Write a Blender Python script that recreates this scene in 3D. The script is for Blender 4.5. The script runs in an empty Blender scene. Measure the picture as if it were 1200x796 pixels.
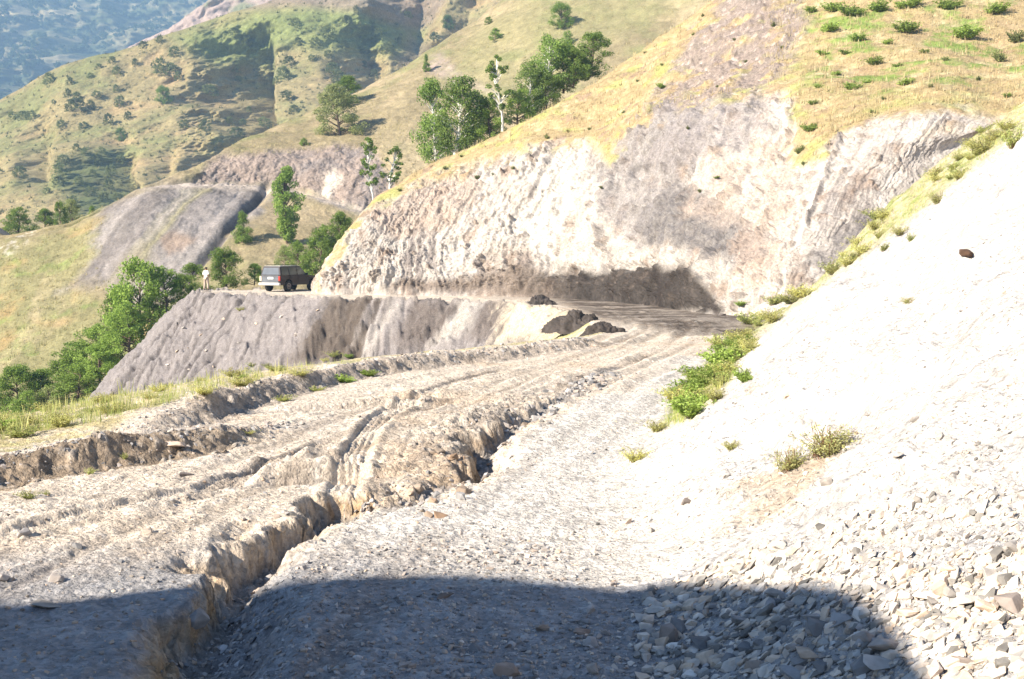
import bpy, bmesh, math, random
import numpy as np
from mathutils import Vector, Matrix

random.seed(7)
RNG = np.random.default_rng(11)
SC = bpy.context.scene
COL = SC.collection
F = 1420.0
CAMZ = 2.5
PITCH = math.atan(98.0 / F)
CP, SP = math.cos(PITCH), math.sin(PITCH)
SUN_AZ = math.radians(55)      # light travels to the right and away from the camera
SUN_EL = math.radians(31)
LX, LY, LZ = math.sin(SUN_AZ) * math.cos(SUN_EL), math.cos(SUN_AZ) * math.cos(SUN_EL), -math.sin(SUN_EL)


# ------------------------------------------------------------------ geometry of the view
def P(px, py, Y):
    """World point at distance Y in front of the camera that the photograph shows at (px, py)."""
    u = (np.asarray(px, float) - 600) / F
    v = (398 - np.asarray(py, float)) / F
    dy = CP + v * SP
    dz = v * CP - SP
    k = np.asarray(Y, float) / dy
    return np.stack([u * k, dy * k, CAMZ + dz * k], -1)


def proj(V):
    V = np.asarray(V)
    x, y, z = V[..., 0], V[..., 1], V[..., 2] - CAMZ
    d = y * CP - z * SP
    up = y * SP + z * CP
    d = np.where(d > 0.05, d, 0.05)
    return 600 + F * x / d, 398 - F * up / d


# ------------------------------------------------------------------ noise
_perm = RNG.permutation(256).astype(np.int32)
_perm = np.concatenate([_perm, _perm, _perm])
_g = RNG.normal(size=(256, 3))
_g = (_g / np.linalg.norm(_g, axis=1, keepdims=True)).astype(np.float32)


def perlin(p):
    p = np.asarray(p, np.float32)
    i = np.floor(p).astype(np.int32)
    f = p - i
    i &= 255
    w = f * f * f * (f * (f * 6 - 15) + 10)
    out = 0
    for cx in (0, 1):
        wx = w[..., 0] if cx else 1 - w[..., 0]
        a = _perm[i[..., 0] + cx]
        for cy in (0, 1):
            wy = w[..., 1] if cy else 1 - w[..., 1]
            b = _perm[(a + i[..., 1] + cy) & 255]
            for cz in (0, 1):
                wz = w[..., 2] if cz else 1 - w[..., 2]
                g = _g[_perm[(b + i[..., 2] + cz) & 255]]
                d = g[..., 0] * (f[..., 0] - cx) + g[..., 1] * (f[..., 1] - cy) + g[..., 2] * (f[..., 2] - cz)
                out = out + wx * wy * wz * d
    return out * 1.5


def fbm(p, freq=1.0, octs=4, gain=0.5, off=0.0, ridged=False):
    p = np.asarray(p, np.float32) * freq + off
    a, s, t = 1.0, 0.0, 0.0
    for _ in range(octs):
        n = perlin(p)
        if ridged:
            n = 1 - 2 * np.abs(n)
        s = s + a * n
        t += a
        a *= gain
        p = p * 2.03 + 17.3
    return s / t


def sstep(a, b, x):
    t = np.clip((x - a) / (b - a), 0, 1)
    return t * t * (3 - 2 * t)


def softplus(x, w):
    return w * np.logaddexp(0, x / w)


def lerp3(a, b, t):
    return a + (np.asarray(b, np.float32) - a) * t[..., None]


# ------------------------------------------------------------------ distances to polylines
def poly_dist(X, Y, pts):
    """distance, signed side (+ right of travel), arc length, arc fraction along the polyline"""
    pts = np.asarray(pts, float).tolist()
    best = np.full(X.shape, 1e9, X.dtype)
    side = np.zeros(X.shape, X.dtype)
    arc = np.zeros(X.shape, X.dtype)
    acc = 0.0
    for (x0, y0), (x1, y1) in zip(pts[:-1], pts[1:]):
        dx, dy = x1 - x0, y1 - y0
        L = math.hypot(dx, dy) + 1e-9
        t = np.clip(((X - x0) * dx + (Y - y0) * dy) / (L * L), 0, 1)
        d = np.hypot(X - x0 - t * dx, Y - y0 - t * dy)
        m = d < best
        best = np.where(m, d, best)
        side = np.where(m, ((X - x0) * dy - (Y - y0) * dx) / L, side)
        arc = np.where(m, acc + t * L, arc)
        acc += L
    return best, side, arc, arc / acc


def inside(X, Y, pts):
    pts = np.asarray(pts, float)
    r = np.zeros(X.shape, bool)
    n = len(pts)
    for k in range(n):
        x0, y0 = pts[k]
        x1, y1 = pts[(k + 1) % n]
        if y0 == y1:
            continue
        c = ((y0 > Y) != (y1 > Y)) & (X < (x1 - x0) * (Y - y0) / (y1 - y0) + x0)
        r ^= c
    return r


def mask_poly(px, py, pts, soft):
    pts = list(pts)
    d = poly_dist(px, py, pts + [pts[0]])[0]
    d = np.where(inside(px, py, pts), d, -d)
    return sstep(-soft, soft, d)


def smooth_line(pts, n=6):
    pts = np.asarray(pts, float)
    return catmull(pts, np.linspace(0, len(pts) - 1, (len(pts) - 1) * n + 1))


def catmull(pts, t):
    """Catmull-Rom through pts (axis 0) at parameters t"""
    pts = np.asarray(pts, float)
    n = len(pts)
    ext = np.concatenate([2 * pts[:1] - pts[1:2], pts, 2 * pts[-1:] - pts[-2:-1]], 0)
    i = np.clip(np.floor(t).astype(int), 0, n - 2)
    f = (t - i).reshape((-1,) + (1,) * (pts.ndim - 1))
    a, b, c, d = ext[i], ext[i + 1], ext[i + 2], ext[i + 3]
    return 0.5 * (2 * b + (c - a) * f + (2 * a - 5 * b + 4 * c - d) * f * f + (3 * b - a - 3 * c + d) * f ** 3)


# ------------------------------------------------------------------ meshes
def mesh_from(name, V, faces, mat, cols=None, smooth=True, parent=None, loc=None, attr='Col'):
    me = bpy.data.meshes.new(name)
    V = np.asarray(V, np.float32).reshape(-1, 3)
    me.vertices.add(len(V))
    me.vertices.foreach_set('co', V.ravel())
    if isinstance(faces, np.ndarray):
        k = faces.shape[1]
        idx = faces.ravel().astype(np.int32)
        starts = np.arange(0, len(idx), k, dtype=np.int32)
    else:
        idx = np.fromiter((i for f in faces for i in f), np.int32)
        ln = np.fromiter((len(f) for f in faces), np.int32)
        starts = np.concatenate([[0], np.cumsum(ln)[:-1]]).astype(np.int32)
    me.loops.add(len(idx))
    me.loops.foreach_set('vertex_index', idx)
    me.polygons.add(len(starts))
    me.polygons.foreach_set('loop_start', starts)
    me.update(calc_edges=True)
    me.polygons.foreach_set('use_smooth', np.full(len(starts), smooth))
    if cols is not None:
        ca = me.color_attributes.new(attr, 'FLOAT_COLOR', 'POINT')
        c4 = np.ones((len(V), 4), np.float32)
        c4[:, :3] = np.clip(cols.reshape(-1, 3), 0.005, 0.9)
        ca.data.foreach_set('color', c4.ravel())
    for m in (mat if isinstance(mat, (list, tuple)) else [mat]):
        me.materials.append(m)
    o = bpy.data.objects.new(name, me)
    COL.objects.link(o)
    if parent:
        o.parent = parent
    if loc is not None:
        o.location = loc
    return o


def grid_faces(nr, nc):
    i = np.arange(nr * nc).reshape(nr, nc)
    return np.stack([i[:-1, :-1], i[:-1, 1:], i[1:, 1:], i[1:, :-1]], -1).reshape(-1, 4)


def tag(o, label=None, cat=None, group=None, kind=None):
    if label:
        o['label'] = label
    if cat:
        o['category'] = cat
    if group:
        o['group'] = group
    if kind:
        o['kind'] = kind
    return o


def empty(name, loc=(0, 0, 0), rz=0.0):
    o = bpy.data.objects.new(name, None)
    o.empty_display_size = 0.3
    COL.objects.link(o)
    o.location = loc
    o.rotation_euler = (0, 0, rz)
    return o


# ------------------------------------------------------------------ materials
def new_mat(name):
    m = bpy.data.materials.new(name)
    m.use_nodes = True
    nt = m.node_tree
    b = nt.nodes['Principled BSDF']
    b.inputs['Specular IOR Level'].default_value = 0.15
    return m, nt, b


def N(nt, typ, **kw):
    n = nt.nodes.new(typ)
    for k, v in kw.items():
        setattr(n, k, v)
    return n


def earth_mat(name, scale, contrast=0.35, bump=0.03, speck=0.0, pebble=0.0):
    """Soil / rock / turf: the mesh's own material colours broken up by three sizes of noise, with bump."""
    m, nt, b = new_mat(name)
    L = nt.links
    b.inputs['Roughness'].default_value = 0.95
    b.inputs['Specular IOR Level'].default_value = 0.05
    at = N(nt, 'ShaderNodeAttribute', attribute_name='Col')
    geo = N(nt, 'ShaderNodeNewGeometry')
    n1 = N(nt, 'ShaderNodeTexNoise')
    n1.inputs['Scale'].default_value = scale
    n1.inputs['Detail'].default_value = 8
    n1.inputs['Roughness'].default_value = 0.65
    L.new(geo.outputs['Position'], n1.inputs['Vector'])
    n2 = N(nt, 'ShaderNodeTexNoise')
    n2.inputs['Scale'].default_value = scale * 7.3
    n2.inputs['Detail'].default_value = 5
    n2.inputs['Roughness'].default_value = 0.7
    L.new(geo.outputs['Position'], n2.inputs['Vector'])
    add = N(nt, 'ShaderNodeMath', operation='ADD')
    L.new(n1.outputs[0], add.inputs[0])
    L.new(n2.outputs[0], add.inputs[1])
    mr = N(nt, 'ShaderNodeMapRange')
    mr.inputs['From Min'].default_value = 0.62
    mr.inputs['From Max'].default_value = 1.38
    mr.inputs['To Min'].default_value = 1 - contrast
    mr.inputs['To Max'].default_value = 1 + contrast
    L.new(add.outputs[0], mr.inputs['Value'])
    sc = N(nt, 'ShaderNodeVectorMath', operation='SCALE')
    L.new(at.outputs['Color'], sc.inputs[0])
    L.new(mr.outputs[0], sc.inputs['Scale'])
    src = sc.outputs[0]
    if speck > 0:
        vo = N(nt, 'ShaderNodeTexVoronoi')
        vo.inputs['Scale'].default_value = scale * 9
        L.new(geo.outputs['Position'], vo.inputs['Vector'])
        hs = N(nt, 'ShaderNodeSeparateColor')
        L.new(vo.outputs['Color'], hs.inputs[0])
        m2 = N(nt, 'ShaderNodeMapRange')
        m2.inputs['To Min'].default_value = 1 - speck
        m2.inputs['To Max'].default_value = 1 + speck
        L.new(hs.outputs[0], m2.inputs['Value'])
        s2 = N(nt, 'ShaderNodeVectorMath', operation='SCALE')
        L.new(src, s2.inputs[0])
        L.new(m2.outputs[0], s2.inputs['Scale'])
        src = s2.outputs[0]
    L.new(src, b.inputs['Base Color'])
    bp = N(nt, 'ShaderNodeBump')
    bp.inputs['Strength'].default_value = 0.8
    bp.inputs['Distance'].default_value = bump
    L.new(add.outputs[0], bp.inputs['Height'])
    nrm_out = bp.outputs[0]
    if pebble > 0:
        for fac, dist in ((13.0, 1.0), (34.0, 0.5)):
            pv = N(nt, 'ShaderNodeTexVoronoi')
            pv.inputs['Scale'].default_value = fac
            pv.inputs['Randomness'].default_value = 1.0
            L.new(geo.outputs['Position'], pv.inputs['Vector'])
            b2 = N(nt, 'ShaderNodeBump')
            b2.invert = True
            b2.inputs['Strength'].default_value = 0.5
            b2.inputs['Distance'].default_value = pebble * dist
            L.new(pv.outputs['Distance'], b2.inputs['Height'])
            L.new(nrm_out, b2.inputs['Normal'])
            nrm_out = b2.outputs[0]
    L.new(nrm_out, b.inputs['Normal'])
    return m


def plain_mat(name, col, rough=0.6, metal=0.0, spec=0.3, var=0.15, scale=6.0):
    m, nt, b = new_mat(name)
    L = nt.links
    b.inputs['Roughness'].default_value = rough
    b.inputs['Metallic'].default_value = metal
    b.inputs['Specular IOR Level'].default_value = spec
    tc = N(nt, 'ShaderNodeTexCoord')
    n1 = N(nt, 'ShaderNodeTexNoise')
    n1.inputs['Scale'].default_value = scale
    n1.inputs['Detail'].default_value = 5
    L.new(tc.outputs['Object'], n1.inputs['Vector'])
    mr = N(nt, 'ShaderNodeMapRange')
    mr.inputs['From Min'].default_value = 0.3
    mr.inputs['From Max'].default_value = 0.7
    mr.inputs['To Min'].default_value = 1 - var
    mr.inputs['To Max'].default_value = 1 + var
    L.new(n1.outputs[0], mr.inputs['Value'])
    sc = N(nt, 'ShaderNodeVectorMath', operation='SCALE')
    sc.inputs[0].default_value = col
    L.new(mr.outputs[0], sc.inputs['Scale'])
    L.new(sc.outputs[0], b.inputs['Base Color'])
    return m


def leaf_mat(name, trans=0.42):
    """Leaves and blades: colour per leaf from the mesh, a shift per plant, some light let through."""
    m, nt, b = new_mat(name)
    L = nt.links
    b.inputs['Roughness'].default_value = 0.6
    at = N(nt, 'ShaderNodeAttribute', attribute_name='Col')
    oi = N(nt, 'ShaderNodeObjectInfo')
    mr = N(nt, 'ShaderNodeMapRange')
    mr.inputs['To Min'].default_value = 0.75
    mr.inputs['To Max'].default_value = 1.25
    L.new(oi.outputs['Random'], mr.inputs['Value'])
    sc = N(nt, 'ShaderNodeVectorMath', operation='SCALE')
    L.new(at.outputs['Color'], sc.inputs[0])
    L.new(mr.outputs[0], sc.inputs['Scale'])
    L.new(sc.outputs[0], b.inputs['Base Color'])
    tr = N(nt, 'ShaderNodeBsdfTranslucent')
    L.new(sc.outputs[0], tr.inputs['Color'])
    mx = N(nt, 'ShaderNodeMixShader')
    mx.inputs[0].default_value = trans
    L.new(b.outputs[0], mx.inputs[1])
    L.new(tr.outputs[0], mx.inputs[2])
    L.new(mx.outputs[0], nt.nodes['Material Output'].inputs['Surface'])
    return m


def rock_mat(name, col, scale=9.0, dark=0.5):
    m, nt, b = new_mat(name)
    L = nt.links
    b.inputs['Roughness'].default_value = 0.85
    oi = N(nt, 'ShaderNodeObjectInfo')
    geo = N(nt, 'ShaderNodeNewGeometry')
    ri = N(nt, 'ShaderNodeMath', operation='ADD')
    L.new(oi.outputs['Random'], ri.inputs[0])
    L.new(geo.outputs['Random Per Island'], ri.inputs[1])
    fr = N(nt, 'ShaderNodeMath', operation='FRACT')
    L.new(ri.outputs[0], fr.inputs[0])
    cr = N(nt, 'ShaderNodeValToRGB')
    e = cr.color_ramp.elements
    c = np.array(col)
    e[0].position, e[0].color = 0.0, (*(c * dark), 1)
    e[1].position, e[1].color = 1.0, (*np.clip(c * 1.35, 0, .8), 1)
    k = e.new(0.4)
    k.color = (*c, 1)
    k = e.new(0.8)
    k.color = (c[0] * 1.15, c[1] * 0.95, c[2] * 0.78, 1)
    L.new(fr.outputs[0], cr.inputs[0])
    n1 = N(nt, 'ShaderNodeTexNoise')
    n1.inputs['Scale'].default_value = scale
    n1.inputs['Detail'].default_value = 6
    L.new(geo.outputs['Position'], n1.inputs['Vector'])
    mr = N(nt, 'ShaderNodeMapRange')
    mr.inputs['From Min'].default_value = 0.3
    mr.inputs['From Max'].default_value = 0.7
    mr.inputs['To Min'].default_value = 0.7
    mr.inputs['To Max'].default_value = 1.25
    L.new(n1.outputs[0], mr.inputs['Value'])
    sc = N(nt, 'ShaderNodeVectorMath', operation='SCALE')
    L.new(cr.outputs[0], sc.inputs[0])
    L.new(mr.outputs[0], sc.inputs['Scale'])
    L.new(sc.outputs[0], b.inputs['Base Color'])
    bp = N(nt, 'ShaderNodeBump')
    bp.inputs['Strength'].default_value = 0.6
    bp.inputs['Distance'].default_value = 0.02
    L.new(n1.outputs[0], bp.inputs['Height'])
    L.new(bp.outputs[0], b.inputs['Normal'])
    return m


M_GROUND = earth_mat('ground_soil', 2.2, 0.36, 0.05, 0.2, 0.03)
M_HILL = earth_mat('hillside_soil', 1.1, 0.38, 0.10, 0.16)
M_SLOPE = earth_mat('turf_slope', 0.55, 0.36, 0.15, 0.12)
M_FARHILL = earth_mat('far_turf', 0.16, 0.38, 0.5, 0.15)
M_MOUNT = earth_mat('mountain_turf', 0.03, 0.45, 2.0, 0.2)
M_LEAF = leaf_mat('leaves')
M_BLADE = leaf_mat('grass_blades', 0.45)
M_BARK = plain_mat('brown_bark', (0.12, 0.085, 0.06), 0.9, scale=12)
M_BIRCH = plain_mat('pale_bark', (0.62, 0.6, 0.55), 0.8, var=0.4, scale=5)
M_ROCK = rock_mat('grey_stone', (0.30, 0.29, 0.285))
M_PALEROCK = rock_mat('pale_stone', (0.45, 0.41, 0.37))
M_DARKSOIL = plain_mat('dark_shale', (0.05, 0.041, 0.036), 0.95, var=0.4, scale=3)

# ================================================================== the near ground: one height field
BENCH = [(-12, -12), (-11.4, 4), (-10.2, 11), (-9.0, 15), (-7.9, 20), (-6.4, 25), (-4.2, 29), (-1.4, 32.6), (0.8, 36.5),
         (2.6, 40), (3.0, 47), (2.7, 55), (2.0, 62), (-0.5, 70), (-5.5, 75), (-11, 78), (-16.5, 83), (-21, 88),
         (-24.2, 92.5), (-24.6, 95.5), (-22, 98), (-10, 100), (0, 104), (45, 104), (60, 60), (60, -12)]
_bl = []
for k in range(len(BENCH) - 5):
    _bl.append(BENCH[k])
BENCH_S = [tuple(p) for p in smooth_line(_bl, 2)] + BENCH[-5:]
TOE_Y = np.array([-12, 5, 8, 11, 13.6, 17, 20.9, 27.3, 33, 38, 43, 60])
TOE_X = np.array([1.6, 1.3, 1.15, 1.0, 1.1, 1.9, 2.9, 4.7, 6.2, 7.6, 8.8, 12])


def _gp(px, py, h):
    """plan point of a photograph pixel lying h below the camera"""
    Y = F * h / (py - 300.0)
    return ((px - 600) / F * Y, Y)


BERM1 = smooth_line([_gp(x, y, 2.15) for x, y in ((-160, 548), (-60, 534), (0, 524), (100, 512), (200, 500), (265, 487), (330, 472))], 4)
BERM2 = smooth_line([_gp(x, y, 2.1) for x, y in ((95, 494), (150, 482), (200, 468), (300, 441), (400, 421), (500, 408), (600, 398), (650, 392), (690, 388))], 4)
TRENCH_PX = ((222, 870, .40), (236, 800, .42), (250, 756, .42), (268, 716, .42), (332, 662, .46), (395, 626, .40), (455, 622, .20), (515, 600, .13),
             (545, 580, .44), (562, 552, .46), (600, 520, .22), (640, 496, .17), (672, 474, .05), (700, 458, .0))
TRENCH = smooth_line([_gp(x, y, 2.8) for x, y, _ in TRENCH_PX], 4)
_seg = np.concatenate([[0], np.cumsum(np.hypot(*np.diff(TRENCH, axis=0).T))])
TRENCH_T = (_seg / _seg[-1])[::4]
TRENCH_D = [d for _, _, d in TRENCH_PX]
TREAD = smooth_line([_gp(x, y, 2.5) for x, y in ((392, 600), (402, 572), (414, 540), (428, 512), (452, 488), (494, 466), (545, 447), (620, 428))], 4)
TREAD2 = smooth_line([_gp(x, y, 2.5) for x, y in ((-30, 640), (80, 612), (180, 590), (260, 570), (330, 545), (400, 515))], 4)
ROAD = smooth_line([(-3.4, -8), (-3.0, 5), (-2.6, 10), (-1.2, 17), (1.0, 25), (3.6, 33), (5.2, 40), (6.0, 47), (5.2, 55), (4.6, 63), (2, 72), (-5, 79), (-14, 85)], 4)


def ravine_z(X):
    return 0.36 * softplus(X - 9.5, 0.8)


def terrain(X, Y, detail=True):
    """height and material masks of the near ground"""
    Z0 = np.zeros(X.shape, np.float32)
    pt = np.stack([X, Y, Z0], -1).astype(np.float32)
    big = fbm(pt, 0.22, 3)
    wob = fbm(pt, 0.9, 3, off=5.1)
    # fill slopes below the road bench
    d, _, arc, _ = poly_dist(X, Y, BENCH_S + [BENCH_S[0]])
    ins = inside(X, Y, BENCH_S)
    dout = np.where(ins, -d, d) + 0.25 * wob + 0.35 * big
    far = sstep(46, 60, Y)
    dout = dout + far * (0.5 * wob + 0.35 * fbm(pt, 2.2, 3, off=71))
    k = 0.72 + 0.36 * far
    z = -k * softplus(dout, 0.22)
    z = np.where(z < -26, -26 + (z + 26) * 0.15, z)
    rill = np.stack([arc * 1.0 + 0.8 * big + 0.3 * wob + 0.012 * dout * dout, dout * 0.03, Z0], -1)
    rl = fbm(rill, 1.0, 4, 0.55, ridged=True)
    scree = sstep(0.1, 2.0, dout) * far
    z = z + scree * ((rl - 0.5) * 0.9 * (0.35 + 0.9 * sstep(-0.3, 0.4, fbm(pt, 0.12, 2, off=73))) + 0.9 * fbm(pt, 0.16, 3, off=75))
    z = z + far * np.exp(-((dout - 0.1) / 0.7) ** 2) * 0.30 * np.clip(fbm(pt, 0.8, 4, 0.6, off=79) + 0.2, -0.2, 1)
    # gentle road surface
    z = z + np.where(ins, 0.05 * big, 0.1 * big)
    z = z - 0.25 * far * ins + 0.0
    # talus on the right
    s = (X - np.interp(Y, TOE_Y, TOE_X)) * 0.97 + 0.3 * wob * sstep(0, 3, X) + 0.5 * big
    lat = 0.74 * softplus(s - 0.2, 0.35) + 0.0
    bulge = 0.5 * np.exp(-((Y - 21) / 7.0) ** 2) * sstep(1, 6, s)
    zt = lat + bulge + 0.10 * softplus(Y - 27, 2.0) * sstep(0.5, 5, s) - 0.85 * softplus(Y - (42.5 + 0.10 * s), 1.0)
    talus = sstep(0.0, 1.0, s) * sstep(58, 46, Y)
    zt = np.maximum(zt, ravine_z(X)) * sstep(-0.6, 0.6, s)
    z = z + zt
    # berms
    def berm(z, line, h, wl, wr, fade):
        bd, bs, ba, bf = poly_dist(X, Y, line)
        hh = h * fade(bf) * (1 + 0.7 * fbm(pt, 0.8, 4, off=9.0))
        q = bs + 0.22 * wob + 0.12 * fbm(pt, 3.0, 3, off=3.0)
        prof = np.where(q < 0, np.exp(-(q / wl) ** 2), 1 - sstep(0.0, wr, q))
        end = np.where((bf <= 0.0) | (bf >= 1.0), np.exp(-np.maximum(bd - np.abs(bs), 0) * 3), 1.0)
        m = np.where((q > -0.1) & (q < wr * 1.15), 1.0, 0.0) * (bd < 2.0)
        return z + hh * prof * end * (bd < 4), m * fade(bf), q, bf, bd
    z, m1, q1, f1, b1d = berm(z, BERM1, 0.27, 0.9, 0.5, lambda f: sstep(1.0, 0.55, f))
    z, m2, q2, f2, b2d = berm(z, BERM2, 0.34, 1.7, 0.5, lambda f: sstep(0, 0.2, f) * (1 - 0.5 * f))
    # erosion trench
    td, ts, ta, tf = poly_dist(X, Y, TRENCH)
    nearq = 0.55 + 0.55 * sstep(0.08, 0.3, tf)
    q = ts + nearq * 0.42 * fbm(pt, 1.0, 2, off=2.0) + nearq * 0.26 * fbm(pt, 2.8, 4, 0.6, off=4.0) + 0.07 * fbm(pt, 7, 3, 0.6, ridged=True)
    dep = 0.88 * np.interp(tf, TRENCH_T, TRENCH_D).astype(np.float32) * np.clip(1 + 0.6 * fbm(pt, 0.9, 3, off=8), 0.4, 1.5)
    tw = 0.05 + 0.06 * wob
    prof = np.where(q < 0, 1 - sstep(tw, tw + 0.13 + 0.22 * sstep(-0.2, 0.4, fbm(pt, 1.7, 2, off=44)), -q), 1 - sstep(0.05, 0.62 + 0.25 * wob, q))
    slump = sstep(-0.05, 0.3, fbm(pt, 0.75, 3, off=47))
    prof = np.where(q < 0, prof * (1 - 0.75 * slump) + 0.75 * slump * (1 - sstep(0.0, 0.65, -q)) ** 1.4, prof)
    prof *= (td < 2.2)
    z = z - dep * prof
    twall = sstep(0.04, 0.3, prof) * (q < 0.05) * sstep(0.1, 0.3, dep)
    tbot = sstep(0.6, 0.95, prof)
    # collapsed lip: broken humps left of the trench about half way
    lip = np.exp(-((td - 0.55) / 0.5) ** 2) * (ts < 0) * sstep(0.35, 0.5, tf) * sstep(0.85, 0.7, tf)
    z = z + lip * (0.26 * fbm(pt, 2.4, 5, 0.65, off=6.0) + 0.05 * fbm(pt, 7.0, 3, ridged=True))
    # wheel ruts
    rd, rs, ra, rf = poly_dist(X, Y, ROAD)
    rq = rs + 0.10 * fbm(np.stack([ra * 0.16, Z0, Z0], -1), 1.0, 2) + 0.05 * wob
    onroad = sstep(4.2, 2.6, np.abs(rs)) * (dout < 0.0) * sstep(0.3, -0.4, s)
    st = np.stack([rq * 2.6, ra * 0.10, Z0], -1)
    str_ = fbm(st, 1.0, 4, 0.6, off=1.7)
    rut = np.zeros(X.shape)
    for c, w, a in ((-0.95, 0.17, 0.085), (-0.45, 0.14, 0.05), (0.55, 0.17, 0.09), (1.15, 0.15, 0.06), (1.9, 0.2, 0.05), (-1.7, 0.16, 0.045)):
        g = np.exp(-((rq - c - 0.12 * np.sin(ra * 0.33 + c * 3)) / w) ** 2)
        e = np.exp(-((np.abs(rq - c - 0.12 * np.sin(ra * 0.33 + c * 3)) - w * 1.9) / (w * 0.6)) ** 2)
        amp = a * (0.55 + 0.9 * sstep(-0.2, 0.4, perlin(np.stack([ra * 0.22 + c * 9, Z0 + c, Z0], -1))))
        rut += amp * (0.55 * e - g)
    z = z + onroad * (rut * (0.16 + 0.5 * sstep(24, 34, ra)) * sstep(-0.35, 0.35, wob + big) + 0.05 * str_)
    # two deep mud holes by the trench
    for hx, hy, hl, hw, ha in ((*_gp(368, 548, 2.5), 0.75, 0.16, 0.16), (*_gp(380, 562, 2.5), 0.8, 0.17, 0.18), (*_gp(440, 478, 2.5), 1.3, 0.16, 0.14),
                               (*_gp(480, 468, 2.5), 0.9, 0.15, 0.11)):
        ang = math.atan2(1.0, 1.9)
        ex = (X - hx) * math.cos(ang) + (Y - hy) * math.sin(ang)
        ey = -(X - hx) * math.sin(ang) + (Y - hy) * math.cos(ang) + 0.08 * wob
        g = np.exp(-(ex / hl) ** 2)
        ha = ha * 1.5
        z = z - ha * g * np.exp(-(ey / hw) ** 2) + 0.6 * ha * g * np.exp(-((ey - hw * 2.0) / (hw * 0.9)) ** 2)
    for tr in (TREAD, TREAD2):
        xd, xs, xa, xf = poly_dist(X, Y, tr)
        xs = xs + 0.02 * wob
        tm = sstep(0.2, 0.15, np.abs(xs)) * sstep(0.0, 0.1, xf) * sstep(1.0, 0.85, xf) * (xd < 0.4)
        z = z - tm * (0.035 + 0.014 * np.sin(xs * 2 * math.pi / 0.085)) + 0.03 * np.exp(-((np.abs(xs) - 0.25) / 0.06) ** 2) * (xd < 0.5) * sstep(0, .1, xf) * sstep(1, .85, xf)
    churn = onroad * sstep(0.0, 0.35, fbm(pt, 0.35, 3, off=61.0) + 0.15) * sstep(9, 12, Y) * sstep(34, 24, Y)
    z = z + churn * 0.055 * fbm(pt, 1.9, 5, 0.6, off=66.0, ridged=True)
    masks = dict(dout=dout, s=s, talus=talus, far=far, scree=scree, rl=rl, m1=m1, m2=m2, q1=q1, q2=q2, f1=f1, f2=f2, twall=twall, tbot=tbot,
                 onroad=onroad, str_=str_, rut=rut, ins=ins, big=big, wob=wob, arc=arc, lip=lip, b2d=b2d, ra=ra, td=td, rq=rq, ts=ts, churn=churn)
    if detail:
        fine = fbm(pt, 2.6, 4, 0.55, off=12.0)
        grit = fbm(pt, 11.0, 3, 0.6, off=21.0)
        rough = 0.35 + 0.65 * talus + 0.9 * (m1 + m2) + 0.6 * twall + 0.7 * lip
        rough = np.clip(rough, 0, 1.5) * (1 + 1.2 * far * sstep(0, 1, dout))
        ston = sstep(0.15, 0.45, fbm(pt, 6.5, 2, off=31.0))
        z = z + rough * (0.05 * fine + 0.03 * grit + 0.035 * ston) + 0.012 * grit + 0.16 * talus * fbm(pt, 0.8, 4, 0.55, off=14) + 0.06 * talus * sstep(0.1, 0.3, fbm(np.stack([s * 0.5, (Y + X * 0.3) * 2.2, Z0], -1), 1.0, 3, off=19))
        masks['fine'] = fine
        masks['ston'] = ston
    return z.astype(np.float32), masks


GRID_R = np.concatenate([np.linspace(1.0, 12, 36)[:-1], np.geomspace(12, 56, 720)[:-1], np.geomspace(56, 125, 280)])
GRID_U = np.linspace(-0.60, 0.62, 1380)


def ground_z(x, y):
    """height of the built ground (bilinear between its own vertices)"""
    x = np.atleast_1d(np.asarray(x, float))
    y = np.atleast_1d(np.asarray(y, float))
    Z = GV[..., 2]
    i = np.clip(np.interp(y + 6.0, GRID_R, np.arange(len(GRID_R))), 0, len(GRID_R) - 1.001)
    j = np.clip((x / np.maximum(y + 12.0, 1.0) - GRID_U[0]) / (GRID_U[1] - GRID_U[0]), 0, len(GRID_U) - 1.001)
    a, b = i.astype(int), j.astype(int)
    f, g = i - a, j - b
    return (Z[a, b] * (1 - f) * (1 - g) + Z[a + 1, b] * f * (1 - g) + Z[a, b + 1] * (1 - f) * g + Z[a + 1, b + 1] * f * g)


def ground_at(px, py, ymin=4.0, ymax=110.0):
    """points of the near ground that the photograph shows at these pixels (march along each ray)"""
    px = np.atleast_1d(np.asarray(px, float))
    py = np.atleast_1d(np.asarray(py, float))
    ys = np.geomspace(ymin, ymax, 420)
    pts = P(px[:, None], py[:, None], ys[None, :])
    zt = ground_z(pts[..., 0], pts[..., 1])
    below = pts[..., 2] <= zt
    hit = below.any(1)
    k = np.argmax(below, 1)
    k = np.where(hit, np.maximum(k, 1), 1)
    i = np.arange(len(px))
    a = pts[i, k - 1, 2] - zt[i, k - 1]
    b = zt[i, k] - pts[i, k, 2]
    t = np.clip(a / np.maximum(a + b, 1e-6), 0, 1)
    q = pts[i, k - 1] + (pts[i, k] - pts[i, k - 1]) * t[:, None]
    q[:, 2] = ground_z(q[:, 0], q[:, 1])
    return q, hit


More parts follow.
